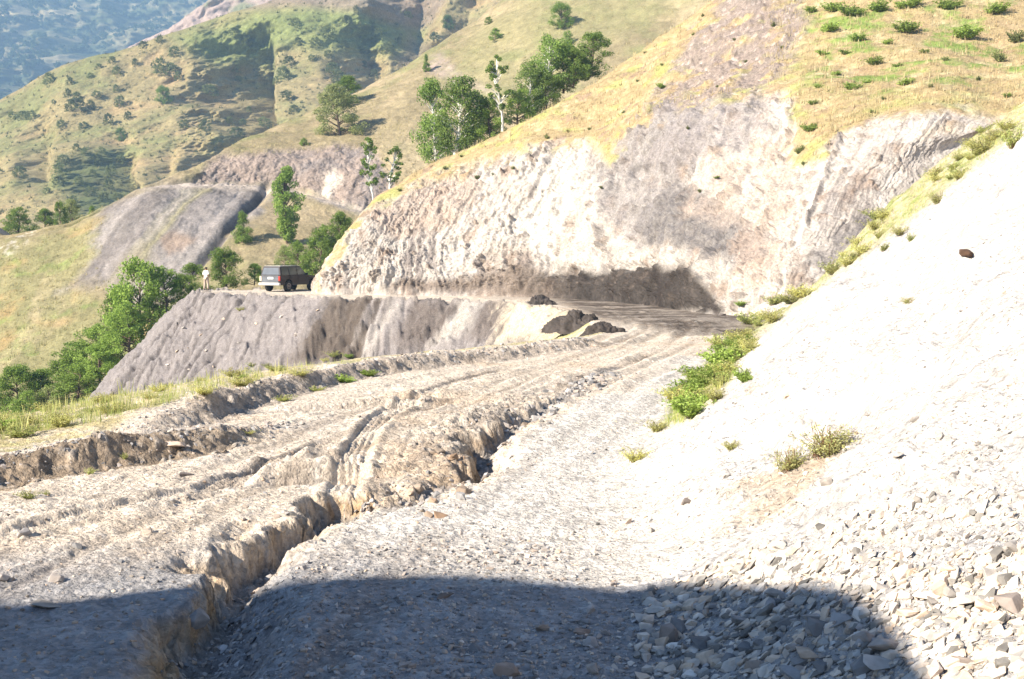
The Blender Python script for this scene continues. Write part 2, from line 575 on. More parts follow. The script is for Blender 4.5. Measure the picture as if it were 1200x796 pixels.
def build_ground():
    r, u = GRID_R, GRID_U
    Y = (r[:, None] - 6.0) + 0 * u[None, :]
    X = u[None, :] * (r[:, None] + 6)
    X, Y = X.astype(np.float32), Y.astype(np.float32)
    z, m = terrain(X, Y)
    V = np.stack([X, Y, z], -1).astype(np.float32)
    wall = np.clip(m['twall'] + m['m1'] + 0.8 * m['m2'], 0, 1)[..., None]
    V = V + wall * np.stack([0.11 * fbm(V, 2.6, 3, 0.55, off=101) + 0.02, 0.09 * fbm(V, 2.6, 3, 0.55, off=133), 0 * z], -1).astype(np.float32)
    V = V.astype(np.float32)
    px, py = proj(V)
    pt = V * np.array([1, 1, 1], np.float32)
    n1 = fbm(pt, 0.45, 4, off=40)
    n2 = fbm(pt, 2.0, 4, 0.6, off=50)
    jx, jy = px + 14 * n2, py + 8 * n1
    C = np.empty(V.shape, np.float32)
    C[:] = (0.53, 0.455, 0.37)                                   # dried mud of the road
    C = lerp3(C, (0.47, 0.36, 0.255), 0.75 * sstep(0.0, 0.5, n1) * m['onroad'])
    C = lerp3(C, (0.42, 0.38, 0.34), sstep(0.1, 0.5, -n1) * 0.5)   # grey gravel
    C = lerp3(C, (0.52, 0.49, 0.45), 0.9 * sstep(0.3, 0.8, m['ts']) * sstep(6, 3.5, m['td']) * sstep(9, 11, Y) * (Y < 22))
    C = lerp3(C, (0.21, 0.22, 0.24), 0.8 * sstep(11, 8.8, Y) * (1 - m['twall']))  # blue-grey of the foreground shadow painted into the near ground
    C = lerp3(C, (0.13, 0.09, 0.06), 0.6 * np.clip(-m['rut'] * 9, 0, 1) * m['onroad'])
    C = lerp3(C, (0.11, 0.08, 0.055), 0.55 * sstep(0.25, 0.6, m['str_']) * m['onroad'] * sstep(18, 26, Y))
    C = lerp3(C, (0.19, 0.155, 0.125), 0.55 * m['churn'] * sstep(0.1, 0.5, n2))
    # talus rubble
    tal = np.clip(m['talus'] + 0.0, 0, 1)
    tc = lerp3(lerp3(np.zeros_like(C) + np.float32((0.47, 0.44, 0.41)), (0.36, 0.345, 0.335), sstep(0.0, 0.5, n2)), (0.42, 0.34, 0.25), sstep(0.2, 0.6, n1) * 0.5)
    C = lerp3(C, (0.50, 0.465, 0.42), sstep(-1.8, -0.4, m['s']) * (Y < 30) * (Y > 9))
    C = C + (tc - C) * tal[..., None]
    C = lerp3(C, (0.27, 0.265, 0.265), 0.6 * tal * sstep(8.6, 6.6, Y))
    tstr = fbm(np.stack([Y * 0.5 - X * 0.25 + 0.6 * m['big'], m['s'] * 0.07, 0 * z], -1), 1.0, 5, 0.6, off=27)
    C = lerp3(C, (0.23, 0.215, 0.20), 0.75 * tal * sstep(0.08, 0.4, tstr + 0.3 * n2))
    C = lerp3(C, (0.30, 0.215, 0.14), 0.6 * tal * sstep(0.28, 0.5, n1))
    # grass along the right edge of the road and over the far shoulder of the talus
    band = mask_poly(jx, jy, [(778, 500), (800, 455), (852, 405), (875, 380), (925, 315), (1040, 225), (1150, 135), (1215, 80), (1215, 140), (1130, 205),
                              (1050, 270), (975, 325), (905, 380), (868, 408), (858, 445), (815, 490)], 9) * (Y < 47) * (Y > 12)
    C = lerp3(C, (0.37, 0.32, 0.165), 0.85 * band)
    C = lerp3(C, (0.19, 0.225, 0.075), band * sstep(-0.15, 0.3, n2 + 0.5 * n1) * 0.85)
    C = lerp3(C, (0.40, 0.37, 0.33), band * sstep(0.1, 0.35, -n2) * 0.7)
    # far bench and apex: darker moist soil
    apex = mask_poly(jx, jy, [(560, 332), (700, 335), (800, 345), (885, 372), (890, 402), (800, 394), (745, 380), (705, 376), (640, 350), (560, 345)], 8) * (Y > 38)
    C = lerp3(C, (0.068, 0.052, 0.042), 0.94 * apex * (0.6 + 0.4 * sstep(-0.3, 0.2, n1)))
    # scree below the far road
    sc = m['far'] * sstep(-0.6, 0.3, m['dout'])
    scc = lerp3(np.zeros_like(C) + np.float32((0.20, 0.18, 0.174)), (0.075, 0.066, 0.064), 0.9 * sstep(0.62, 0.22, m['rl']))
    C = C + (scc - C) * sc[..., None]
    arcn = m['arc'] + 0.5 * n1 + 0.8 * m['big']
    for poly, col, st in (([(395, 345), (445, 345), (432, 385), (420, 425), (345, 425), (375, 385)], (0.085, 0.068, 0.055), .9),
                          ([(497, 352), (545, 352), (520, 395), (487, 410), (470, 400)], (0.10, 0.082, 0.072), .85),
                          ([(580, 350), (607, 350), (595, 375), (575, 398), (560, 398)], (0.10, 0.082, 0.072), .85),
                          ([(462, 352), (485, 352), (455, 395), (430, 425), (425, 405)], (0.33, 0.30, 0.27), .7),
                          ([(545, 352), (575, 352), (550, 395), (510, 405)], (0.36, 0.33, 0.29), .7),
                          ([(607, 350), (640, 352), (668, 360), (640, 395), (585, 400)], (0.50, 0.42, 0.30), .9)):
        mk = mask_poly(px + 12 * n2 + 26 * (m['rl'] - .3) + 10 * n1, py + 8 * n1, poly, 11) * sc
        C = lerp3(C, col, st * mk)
    # foot of the scree and the gully floor: weeds
    low = sstep(-9, -16, z) * m['far']
    C = lerp3(C, (0.26, 0.25, 0.10), 0.8 * low * sstep(-0.3, 0.3, n1))
    # road-side fill slope and the verge beyond the berm: dry grass
    verge = sstep(0.25, 0.7, -m['q2'] * 1.0) * (m['b2d'] < 40) * (1 - m['far']) * (m['q1'] < -0.8) * (Y > 9)
    verge = np.where(m['dout'] > -0.6, 1 - m['far'], verge * (m['dout'] > -3.2)) * (X < 3)
    C = lerp3(C, (0.38, 0.32, 0.15), 0.85 * verge * sstep(-0.5, 0.2, n2))
    C = lerp3(C, (0.24, 0.26, 0.09), 0.7 * verge * sstep(0.05, 0.5, n1 + 0.5 * n2))
    # cut faces of the berms and the trench wall
    C = lerp3(C, (0.17, 0.125, 0.085), 0.8 * np.clip(m['m1'], 0, 1))
    C = lerp3(C, (0.20, 0.165, 0.14), 0.75 * np.clip(m['m2'], 0, 1))
    C = lerp3(C, (0.30, 0.205, 0.115), 0.9 * m['twall'] * sstep(0.45, 0.1, m['tbot'] * 0.5) * (0.35 + 0.65 * sstep(-.25, .25, n2)))
    C = lerp3(C, (0.16, 0.15, 0.145), 0.8 * m['tbot'])
    C = lerp3(C, (0.17, 0.155, 0.145), 0.6 * m['lip'] * sstep(-.3, .2, n2))
    C *= (1 + 0.16 * n2)[..., None]
    C = lerp3(C, (0.5, 0.48, 0.45), 0.35 * m['ston'] * (1 - band) * (1 - 0.85 * m['far']))
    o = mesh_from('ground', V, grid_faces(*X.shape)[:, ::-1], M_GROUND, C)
    # far side wall row tucks under everything
    tag(o, 'pale rutted dirt road, eroded trench, talus and grey scree of the valley side', None, None, 'structure')
    return o, V


# ================================================================== lofted hillsides
def loft(cols, nr, nc, rpar=None):
    G = np.array(cols, float)                # [col][row][3]
    t = np.linspace(0, G.shape[0] - 1, nc)
    A = catmull(G, t)                        # nc x rows x 3
    A = np.swapaxes(A, 0, 1)
    r = np.linspace(0, A.shape[0] - 1, nr) if rpar is None else rpar
    B = catmull(A, r)                        # nr x nc x 3
    R = np.repeat(r[:, None], nc, 1)
    S = np.repeat(t[None, :], len(r), 0)
    return B, R, S


def normals(V):
    du = np.gradient(V, axis=1)
    dv = np.gradient(V, axis=0)
    n = np.cross(du, dv)
    return n / (np.linalg.norm(n, axis=-1, keepdims=True) + 1e-9)


HILL_COLS = [
    [(366, 337, 88), (376, 318, 88.5), (394, 290, 90), (428, 246, 93.5), (433, 243, 96), (439, 240, 99)],
    [(420, 336, 86), (432, 305, 87), (455, 265, 89.5), (490, 209, 95), (496, 204.5, 97.5), (503, 199, 100.5)],
    [(480, 336, 84.5), (485, 300, 86), (500, 255, 88.5), (560, 186, 94), (568, 177, 96.5), (577, 167, 100)],
    [(560, 336, 83), (562, 295, 84.5), (575, 240, 87), (620, 168, 91.5), (632, 155, 94), (648, 126, 98.5)],
    [(640, 337, 80), (640, 295, 82), (650, 240, 84.5), (690, 166, 88), (702, 140, 92), (722, 82, 101)],
    [(710, 342, 74), (712, 300, 76), (722, 240, 79), (762, 140, 84), (775, 105, 90), (800, 28, 104)],
    [(780, 350, 65), (785, 305, 68), (800, 240, 72), (840, 122, 78), (860, 70, 88), (890, -40, 106)],
    [(850, 366, 55), (860, 310, 59), (885, 240, 64), (935, 118, 72), (960, 40, 86), (990, -110, 108)],
    [(905, 365, 52), (930, 290, 56), (965, 220, 60), (1010, 138, 66), (1040, 30, 84), (1080, -150, 110)],
    [(990, 320, 54), (1010, 260, 57), (1040, 200, 60), (1090, 125, 64), (1120, 20, 84), (1180, -180, 110)],
    [(1100, 250, 58), (1110, 215, 60), (1130, 170, 62), (1180, 120, 65), (1220, 10, 84), (1290, -200, 110)],
    [(1260, 120, 64), (1270, 105, 65), (1290, 90, 66), (1330, 60, 68), (1360, -30, 84), (1420, -230, 110)],
    [(1440, 30, 70), (1450, 15, 71), (1470, 0, 72), (1500, -20, 75), (1530, -80, 88), (1580, -260, 112)],
]


def build_hillside():
    cols = []
    for c in HILL_COLS:
        w = [P(*q) for q in c]
        pre = w[0] + np.array([0, -0.8, -2.5])
        b1 = w[-1] + np.array([2, 9, -3.0])
        b2 = w[-1] + np.array([5, 26, -16.0])
        cols.append([pre] + w + [b1, b2])
    first = np.array(cols[0])
    back1 = first + np.array([2.5, 7, 0])
    back1[1:7, 2] -= np.linspace(0, 1.0, 6)
    back2 = first + np.array([9, 20, 0])
    back2[1:7, 2] -= np.linspace(0, 3.0, 6)
    cols = [back2, back1] + cols
    rp = np.concatenate([np.linspace(0, 1, 20)[:-1], np.linspace(1, 4, 420)[:-1], np.linspace(4, 6, 260)[:-1], np.linspace(6, 8, 40)])
    V, R, S = loft(cols, 0, 1150, rp)
    nrm = normals(V)
    px, py = proj(V)
    p = V.astype(np.float32)
    a1 = fbm(p, 0.16, 4, off=3)
    a2 = fbm(p, 0.6, 5, 0.55, off=13)
    a3 = fbm(p, 1.9, 4, 0.6, off=23)
    jx, jy = px + 26 * a2 + 12 * a1 + 8 * a3, py + 22 * a2 + 6 * a3
    cliff = mask_poly(jx, jy, [(330, 350), (372, 330), (428, 252), (470, 228), (520, 205), (600, 180), (650, 172), (690, 168), (712, 190), (742, 152), (785, 128),
                               (830, 132), (880, 112), (925, 108), (930, 150), (925, 195), (955, 190), (985, 158), (1020, 140), (1070, 132), (1140, 128), (1180, 140),
                               (1130, 260), (1000, 400), (700, 400), (330, 400)], 9)
    upper = mask_poly(jx, jy, [(735, 170), (770, 118), (800, 60), (840, 10), (860, -30), (950, -40), (945, 30), (925, 80), (890, 110), (830, 130), (760, 160)], 10)
    face = np.clip(cliff + 0.55 * upper, 0, 1) * sstep(0.6, 1.1, R)
    # rock relief: blocks and fluting that runs down the face
    e = np.stack([S * 2.6 + 1.1 * a1 + 0.5 * a2, R * 0.32 + 0.3 * a1, 0 * R], -1)
    flute = 0.6 * fbm(e, 1.0, 6, 0.66, off=7, ridged=True) + 0.4 * fbm(e * np.float32([2.1, 1.5, 1]), 1.0, 5, 0.66, off=17, ridged=True)
    blk = fbm(p * np.float32([1, 1, 0.55]), 0.6, 6, 0.68, off=31, ridged=True)
    pit = sstep(0.2, 0.4, fbm(p, 0.95, 5, 0.6, off=83))
    crack = np.zeros(R.shape, np.float32)
    for ln in ([(760, 122), (749, 160), (741, 190), (732, 214)], [(926, 138), (913, 165), (903, 190)], [(988, 162), (973, 190), (960, 228), (946, 264)], [(700, 266), (703, 288)],
               [(812, 330), (824, 312), (838, 296)], [(800, 190), (792, 215), (770, 240)], [(860, 200), (846, 235)]):
        crack = np.maximum(crack, np.exp(-(poly_dist(px + 6 * a2 + 3 * a3, py, ln)[0] / 2.2) ** 2))
    disp = face * (1 - 0.7 * sstep(9.0, 10.5, S)) * (0.85 * (flute - 0.5) + 0.38 * (blk - 0.5) + 0.2 * a3 + 1.5 * a1 - 0.35 * pit) - 0.3 * crack * face
    disp = disp + (1 - face) * (0.5 * a1 + 0.22 * a2 + 0.08 * a3) * sstep(0.5, 1.5, R)
    disp *= 1 - 0.6 * sstep(1.5, 2.0, S) * sstep(2.6, 2.0, S)
    # undercut of dark shale at the foot of the cliff
    under = mask_poly(px + 8 * a2, py + 5 * a3, [(440, 350), (470, 328), (560, 318), (600, 314), (650, 324), (700, 318), (742, 314), (800, 313), (826, 330), (840, 362), (700, 366), (440, 352)], 3)
    lip = mask_poly(px + 8 * a2, py + 5 * a3, [(560, 312), (600, 307), (650, 316), (700, 311), (742, 304), (800, 304), (838, 322), (830, 330), (800, 313), (742, 314), (700, 320), (650, 326), (600, 316)], 3)
    disp = disp - 0.05 * under * sstep(0.55, 0.75, under) + 0.5 * lip * sstep(-0.25, 0.2, a1 + 0.8 * a2)
    V = V - nrm * disp[..., None]      # (normals point into the hill)
    # colours
    C = np.empty(V.shape, np.float32)
    C[:] = (0.37, 0.285, 0.155)
    C = lerp3(C, (0.36, 0.24, 0.145), 0.6 * sstep(0.05, 0.5, a1))
    C = lerp3(C, (0.50, 0.44, 0.26), 0.8 * sstep(0.0, 0.4, a2))
    grn = mask_poly(jx, jy, [(940, -30), (1200, -40), (1260, 120), (1150, 120), (1060, 110), (960, 125), (930, 60)], 25)
    C = lerp3(C, (0.17, 0.255, 0.055), grn * sstep(-0.06, 0.2, fbm(p, 0.3, 5, 0.65, off=77)) * 0.88)
    C = lerp3(C, (0.27, 0.19, 0.14), 0.8 * sstep(0.12, 0.34, fbm(p, 0.5, 5, 0.6, off=67)) * (1 - 0.6 * grn))
    C *= 0.86
    C = lerp3(C, (0.29, 0.31, 0.10), (1 - grn) * 0.7 * sstep(0.0, 0.3, fbm(p, 0.38, 4, 0.6, off=71)))
    C = lerp3(C, (0.225, 0.182, 0.162), 0.92 * upper * sstep(-0.4, 0.0, a2))
    C = lerp3(C, (0.42, 0.36, 0.32), 0.6 * upper * sstep(0.1, 0.4, a3))
    rock = np.zeros_like(C) + np.float32((0.415, 0.375, 0.335))
    rock = lerp3(rock, (0.46, 0.42, 0.38), sstep(0.0, 0.5, a1 + 0.4 * flute - .2))
    rock = lerp3(rock, (0.25, 0.18, 0.135), 0.7 * sstep(0.05, 0.4, a2))
    rock = lerp3(rock, (0.26, 0.235, 0.225), 0.8 * sstep(0.25, 0.6, fbm(e * np.float32([0.5, 0.5, 1]), 1.0, 4, 0.6, off=51)))
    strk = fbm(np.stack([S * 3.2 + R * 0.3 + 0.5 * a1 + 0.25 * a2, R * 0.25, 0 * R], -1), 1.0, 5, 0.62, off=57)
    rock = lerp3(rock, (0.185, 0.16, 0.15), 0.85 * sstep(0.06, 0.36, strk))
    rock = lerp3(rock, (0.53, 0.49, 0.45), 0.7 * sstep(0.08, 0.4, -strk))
    rock = lerp3(rock, (0.20, 0.14, 0.10), 0.55 * pit)
    rock = lerp3(rock, (0.12, 0.10, 0.095), 0.55 * crack)
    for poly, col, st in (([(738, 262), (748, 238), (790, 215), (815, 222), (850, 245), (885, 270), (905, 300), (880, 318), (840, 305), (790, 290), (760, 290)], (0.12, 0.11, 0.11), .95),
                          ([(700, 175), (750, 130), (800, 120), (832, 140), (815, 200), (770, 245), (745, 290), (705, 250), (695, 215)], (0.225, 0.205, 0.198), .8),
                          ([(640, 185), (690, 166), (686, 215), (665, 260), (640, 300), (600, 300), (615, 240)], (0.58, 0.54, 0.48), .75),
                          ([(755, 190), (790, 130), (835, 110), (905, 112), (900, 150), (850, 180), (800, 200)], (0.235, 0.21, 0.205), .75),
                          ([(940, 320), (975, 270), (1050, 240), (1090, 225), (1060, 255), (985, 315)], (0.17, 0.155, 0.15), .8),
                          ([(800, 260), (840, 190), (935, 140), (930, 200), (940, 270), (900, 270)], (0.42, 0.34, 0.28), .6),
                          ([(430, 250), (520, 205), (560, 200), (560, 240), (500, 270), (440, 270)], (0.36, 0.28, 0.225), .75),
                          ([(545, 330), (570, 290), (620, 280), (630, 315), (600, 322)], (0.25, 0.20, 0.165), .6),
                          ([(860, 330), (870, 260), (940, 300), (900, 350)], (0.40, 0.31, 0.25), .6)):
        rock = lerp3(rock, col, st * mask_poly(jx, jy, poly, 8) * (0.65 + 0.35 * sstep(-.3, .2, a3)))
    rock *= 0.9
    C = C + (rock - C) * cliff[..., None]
    C = lerp3(C, (0.36, 0.25, 0.12), 0.55 * cliff * sstep(0.35, 0.6, a1) * (R > 2.8))
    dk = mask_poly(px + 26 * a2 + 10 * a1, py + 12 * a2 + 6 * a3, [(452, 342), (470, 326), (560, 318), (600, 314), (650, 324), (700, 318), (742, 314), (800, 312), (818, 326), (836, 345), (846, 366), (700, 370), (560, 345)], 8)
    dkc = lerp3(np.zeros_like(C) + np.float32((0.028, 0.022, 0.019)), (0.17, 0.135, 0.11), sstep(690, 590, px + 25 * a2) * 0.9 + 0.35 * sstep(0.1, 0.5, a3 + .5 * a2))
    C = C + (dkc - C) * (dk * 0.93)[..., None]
    C *= (1 + 0.25 * a3)[..., None]
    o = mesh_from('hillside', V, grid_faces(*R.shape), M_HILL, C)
    tag(o, 'pale rock cliff cut into a dry golden hillside above the road bend', None, None, 'structure')
    return o, V


SLOPE_COLS = [
    [(-300, 660, 110), (-300, 500, 136), (-300, 400, 158), (-300, 396, 162), (-300, 390, 166), (-300, 385, 170)],
    [(-150, 620, 112), (-150, 450, 138), (-150, 335, 160), (-150, 331, 164), (-150, 325, 168), (-150, 318, 172)],
    [(0, 560, 114), (0, 420, 138), (0, 290, 160), (0, 286, 164), (0, 282, 167), (0, 279, 170)],
    [(90, 540, 115), (90, 400, 138), (88, 272, 162), (88, 268, 166), (88, 265, 168), (88, 262, 170)],
    [(190, 520, 115), (180, 380, 138), (166, 230, 166), (166, 226, 170), (166, 224, 172), (166, 222, 175)],
    [(270, 480, 118), (255, 350, 140), (238, 222, 170), (238, 217, 176), (245, 196, 179), (250, 188, 184)],
    [(340, 460, 120), (320, 335, 142), (300, 223, 172), (300, 217, 178), (302, 182, 183), (308, 155, 200)],
    [(420, 450, 122), (385, 335, 144), (352, 233, 172), (354, 226, 178), (362, 182, 184), (372, 126, 212)],
    [(480, 450, 124), (440, 340, 146), (405, 248, 170), (407, 241, 176), (415, 180, 184), (428, 100, 222)],
    [(560, 450, 126), (510, 345, 148), (465, 263, 168), (468, 255, 174), (478, 170, 186), (500, 62, 232)],
    [(650, 450, 128), (590, 350, 150), (540, 272, 168), (542, 262, 174), (548, 160, 188), (560, 24, 245)],
    [(760, 450, 130), (690, 350, 150), (640, 272, 168), (642, 262, 174), (645, 140, 190), (650, -40, 255)],
    [(880, 450, 130), (810, 350, 150), (760, 272, 168), (762, 262, 174), (765, 120, 190), (770, -110, 265)],
    [(1020, 450, 130), (950, 350, 150), (900, 272, 168), (902, 262, 174), (905, 100, 190), (910, -180, 275)],
]


def build_slope():
    cols = []
    for c in SLOPE_COLS:
        w = [P(*q) for q in c]
        pre = w[0] + np.array([0, -25, -6.0])
        b1 = w[-1] + np.array([0, 14, -4.0])
        b2 = w[-1] + np.array([0, 60, -30.0])
        cols.append([pre] + w + [b1, b2])
    rp = np.concatenate([np.linspace(0, 1, 30)[:-1], np.linspace(1, 3, 260)[:-1], np.linspace(3, 4, 60)[:-1], np.linspace(4, 6, 330)[:-1], np.linspace(6, 8, 40)])
    V, R, S = loft(cols, 0, 850, rp)
    nrm = normals(V)
    px, py = proj(V)
    p = V.astype(np.float32)
    a1 = fbm(p, 0.05, 4, off=3)
    a2 = fbm(p, 0.22, 5, 0.55, off=13)
    a3 = fbm(p, 0.8, 4, 0.6, off=23)
    jx, jy = px + 12 * a2, py + 8 * a2
    cut = mask_poly(jx, jy, [(228, 216), (245, 186), (270, 182), (330, 178), (400, 172), (440, 175), (470, 220), (470, 262), (400, 240), (355, 222), (300, 214)], 6)
    dark = mask_poly(jx + 14 * a2 + 8 * a3, jy + 8 * a1, [(122, 240), (165, 218), (235, 214), (318, 216), (300, 245), (262, 275), (225, 310), (205, 350), (150, 360), (110, 330), (75, 345), (105, 300), (118, 262)], 13)
    dark = np.maximum(dark, mask_poly(jx, jy, [(298, 218), (320, 218), (300, 240), (250, 290), (215, 330), (180, 360), (205, 310), (260, 255)], 5) * 1.0)
    dirx = np.stack([(p[..., 0] - 0.34 * p[..., 2]) * 0.16 + 0.25 * a2, p[..., 2] * 0.02, 0 * R], -1)
    rill = fbm(dirx, 1.0, 4, 0.6, ridged=True)
    blk = fbm(p, 0.28, 5, 0.6, off=31, ridged=True)
    disp = 1.6 * a1 + 0.35 * a2 + 0.15 * a3 + cut * (0.75 * (blk - .4) + 0.5 * (rill - 0.3)) + 0.5 * dark * (rill - 0.4)
    disp *= sstep(0.8, 1.6, R)
    g1 = np.exp(-(poly_dist(px, py, [(312, 219), (288, 243), (250, 285), (215, 325)])[0] / 5.0) ** 2)
    disp = disp + 0.9 * g1
    V = V - nrm * disp[..., None]
    C = np.empty(V.shape, np.float32)
    C[:] = (0.25, 0.205, 0.12)
    C = lerp3(C, (0.34, 0.27, 0.165), sstep(0.0, 0.5, a1 + 0.7 * a2))
    C = lerp3(C, (0.19, 0.20, 0.085), 0.75 * sstep(0.05, 0.45, fbm(p, 0.09, 4, off=61)))
    lowg = mask_poly(jx, jy, [(-200, 300), (0, 285), (90, 268), (140, 240), (118, 300), (90, 340), (150, 370), (200, 350), (260, 330), (260, 480), (-200, 600)], 14)
    C = lerp3(C, (0.21, 0.20, 0.095), 0.75 * lowg)
    C = lerp3(C, (0.33, 0.23, 0.11), lowg * 0.8 * sstep(0.1, 0.4, fbm(p * np.float32([1, 1, 1]), 0.13, 4, off=81)))
    C = lerp3(C, (0.165, 0.215, 0.06), lowg * 0.6 * sstep(0.1, 0.4, fbm(p, 0.3, 4, off=91)))
    dc = lerp3(np.zeros_like(C) + np.float32((0.165, 0.146, 0.14)), (0.265, 0.238, 0.225), sstep(0.25, 0.75, rill))
    dc = lerp3(dc, (0.27, 0.25, 0.11), 0.6 * sstep(0.12, 0.4, fbm(dirx, 0.7, 4, 0.6, off=3.3)))
    dc = lerp3(dc, (0.07, 0.062, 0.062), 0.8 * g1)
    C = C + (dc - C) * (0.92 * dark * sstep(-0.45, 0.1, fbm(dirx, 0.6, 3, off=6.6) + 1.2 * sstep(300, 240, py)))[..., None]
    C = lerp3(C, (0.30, 0.20, 0.13), 0.5 * mask_poly(jx, jy, [(188, 280), (205, 272), (228, 275), (215, 292), (195, 296)], 5))
    cc = lerp3(np.zeros_like(C) + np.float32((0.27, 0.215, 0.185)), (0.20, 0.172, 0.162), sstep(-0.1, 0.5, a2 + 0.4 * a3))
    cc = lerp3(cc, (0.52, 0.45, 0.38), mask_poly(jx, jy, [(370, 232), (382, 205), (395, 198), (398, 208), (385, 232)], 4))
    C = C + (cc - C) * (cut * 0.95)[..., None]
    benchm = sstep(3.0, 3.2, R) * sstep(4.15, 3.9, R) * sstep(150, 200, px)
    C = lerp3(C, (0.40, 0.34, 0.29), 0.9 * benchm)
    crust = mask_poly(jx, jy, [(495, 80), (515, 60), (540, 85), (580, 105), (575, 112), (530, 98)], 5)
    C = lerp3(C, (0.40, 0.31, 0.26), 0.85 * crust)
    strw = fbm(np.stack([p[..., 0] * 0.12 + 0.4 * a2, p[..., 2] * 0.03, 0 * R], -1), 1.0, 5, 0.62, off=47)
    C = lerp3(C, (0.42, 0.34, 0.21), 0.6 * (1 - cut) * (1 - dark) * sstep(0.08, 0.4, strw))
    C = lerp3(C, (0.17, 0.165, 0.08), 0.6 * (1 - cut) * (1 - dark) * sstep(0.05, 0.35, -strw + 0.3 * a3))
    C = lerp3(C, (0.25, 0.25, 0.11), 0.35 * mask_poly(jx, jy, [(520, 95), (560, 30), (640, -20), (860, -20), (700, 60), (600, 130)], 12))
    pale = mask_poly(px + 10 * a3, py + 6 * a3, [(30, 262), (45, 255), (60, 258), (40, 275), (10, 300), (0, 290)], 5)
    C = lerp3(C, (0.5, 0.46, 0.4), 0.6 * pale * sstep(0, .3, a3))
    C *= 0.95 * (1 + 0.3 * a3)[..., None]
    o = mesh_from('hill', V, grid_faces(*R.shape), M_SLOPE, C)
    tag(o, 'dry grassy hill with a road bench cut across it and grey shale below', None, None, 'structure')
    return o, V


def build_far():
    out = []
    # the gullied hill across the side valley
    pxs = np.arange(-300, 860, 40.0)
    ridge = np.interp(pxs, [-300, -100, 0, 30, 60, 100, 150, 200, 250, 300, 345, 420, 520, 620, 860], [230, 165, 122, 100, 85, 70, 60, 42, 24, 9, -6, -25, -45, -60, -80])
    cols = []
    for x, ry in zip(pxs, ridge):
        bot = 345.0
        c = []
        for f in np.linspace(0, 1, 8):
            c.append(P(x, bot + (ry - bot) * f, 370 + 260 * f ** 1.1))
        w = np.array(c)
        cols.append([w[0] + np.array([0, -60, -25.0])] + list(w) + [w[-1] + np.array([0, 30, -9.0]), w[-1] + np.array([0, 160, -90.0])])
    rp = np.concatenate([np.linspace(0, 1, 15)[:-1], np.linspace(1, 8, 520)[:-1], np.linspace(8, 10, 40)])
    V, R, S = loft(cols, 0, 900, rp)
    px, py = proj(V)
    p = V.astype(np.float32)
    a1 = fbm(p, 0.012, 4, off=3)
    a2 = fbm(p, 0.045, 5, 0.55, off=13)
    a3 = fbm(p, 0.2, 4, 0.6, off=23)
    dy = 20 * a1 + 5.5 * a2 + 1.3 * a3
    wx = px + 10 * a1 + 4 * a2
    def gully(line, wl, wr, depth, y0, y1):
        wl = wl * (1 + 0.9 * a1 + 0.5 * a2)
        lx = np.interp(py, [l[1] for l in line], [l[0] for l in line]) + 14 * a1 + 7 * a2
        q = wx - lx
        g = np.where(q < 0, softplus(1 + q / wl, 0.06), 1 - sstep(0, wr, q))
        yy = py + 18 * a2 + 10 * a1
        return depth * g * sstep(y0 - 15, y0 + 60, yy) * sstep(y1 + 30, y1, yy)
    dy = dy + gully([(312, 20), (303, 55), (296, 90), (304, 160), (290, 190), (262, 215)], 74, 26, 62, 30, 260)
    dy = dy + gully([(46, 130), (44, 250)], 28, 22, 15, 132, 205)
    dy = dy + gully([(136, 165), (128, 200), (150, 250)], 55, 30, 26, 165, 270)
    dy = dy + gully([(192, 165), (184, 230)], 18, 14, 9, 160, 240)
    dy = dy + gully([(486, -10), (478, 40), (492, 60), (485, 110)], 80, 40, 45, -60, 130)
    dy = dy + gully([(415, 30), (430, 110)], 44, 30, 20, 20, 130)
    dy = dy + gully([(560, -40), (545, 20)], 44, 30, 22, -40, 60)
    V = V + np.stack([0 * dy, dy * sstep(0.3, 1.4, R) * sstep(8.6, 7.8, R), 0 * dy], -1)
    C = np.empty(V.shape, np.float32)
    C[:] = (0.30, 0.235, 0.125)
    C = lerp3(C, (0.38, 0.265, 0.15), 0.9 * sstep(0.0, 0.4, a2 + 0.4 * a1))
    C = lerp3(C, (0.185, 0.19, 0.08), 0.8 * sstep(-0.05, 0.35, fbm(p, 0.02, 4, off=61) + 0.25 * a3))
    C = lerp3(C, (0.17, 0.215, 0.07), 0.7 * mask_poly(wx, py, [(200, 45), (300, 15), (500, 0), (480, 50), (380, 60), (300, 60), (240, 70)], 14))
    C = lerp3(C, (0.27, 0.195, 0.165), 0.8 * mask_poly(wx, py, [(290, 10), (330, -20), (560, -40), (500, 14), (440, 18), (330, 8)], 8))
    C = lerp3(C, (0.26, 0.195, 0.16), 0.6 * mask_poly(wx, py, [(470, 20), (520, 60), (500, 100), (460, 60)], 8))
    C = lerp3(C, (0.09, 0.115, 0.045), 0.6 * mask_poly(wx, py, [(70, 185), (120, 170), (140, 200), (140, 250), (80, 245), (60, 215)], 14))
    C *= np.float32([0.93, 0.97, 0.9]) * (1 + 0.35 * a3)[..., None]
    o = mesh_from('hill', V, grid_faces(*R.shape), M_FARHILL, C)
    tag(o, 'gullied olive and tan hill dotted with shrubs across the side valley', None, None, 'structure')
    out.append((o, V))
    # pink rocky shoulder behind it
    cols = []
    for x, ry in zip((60, 130, 170, 200, 240, 300, 380, 480, 600), (120, 75, 52, 38, 12, -22, -55, -80, -95)):
        c = [P(x + (1 - f) * 15, ry + 140 * (1 - f), 820 + 220 * f) for f in np.linspace(0, 1, 5)]
        cols.append(c + [c[-1] + np.array([20, 150, -60.0])])
    V, R, S = loft(cols, 200, 260)
    px, py = proj(V)
    p = V.astype(np.float32)
    a2 = fbm(p, 0.02, 5, 0.6, off=13)
    b2 = fbm(p, 0.05, 4, 0.6, off=14, ridged=True)
    V = V + np.stack([0 * R, 16 * a2 + 8 * (b2 - .4), 2 * a2], -1)
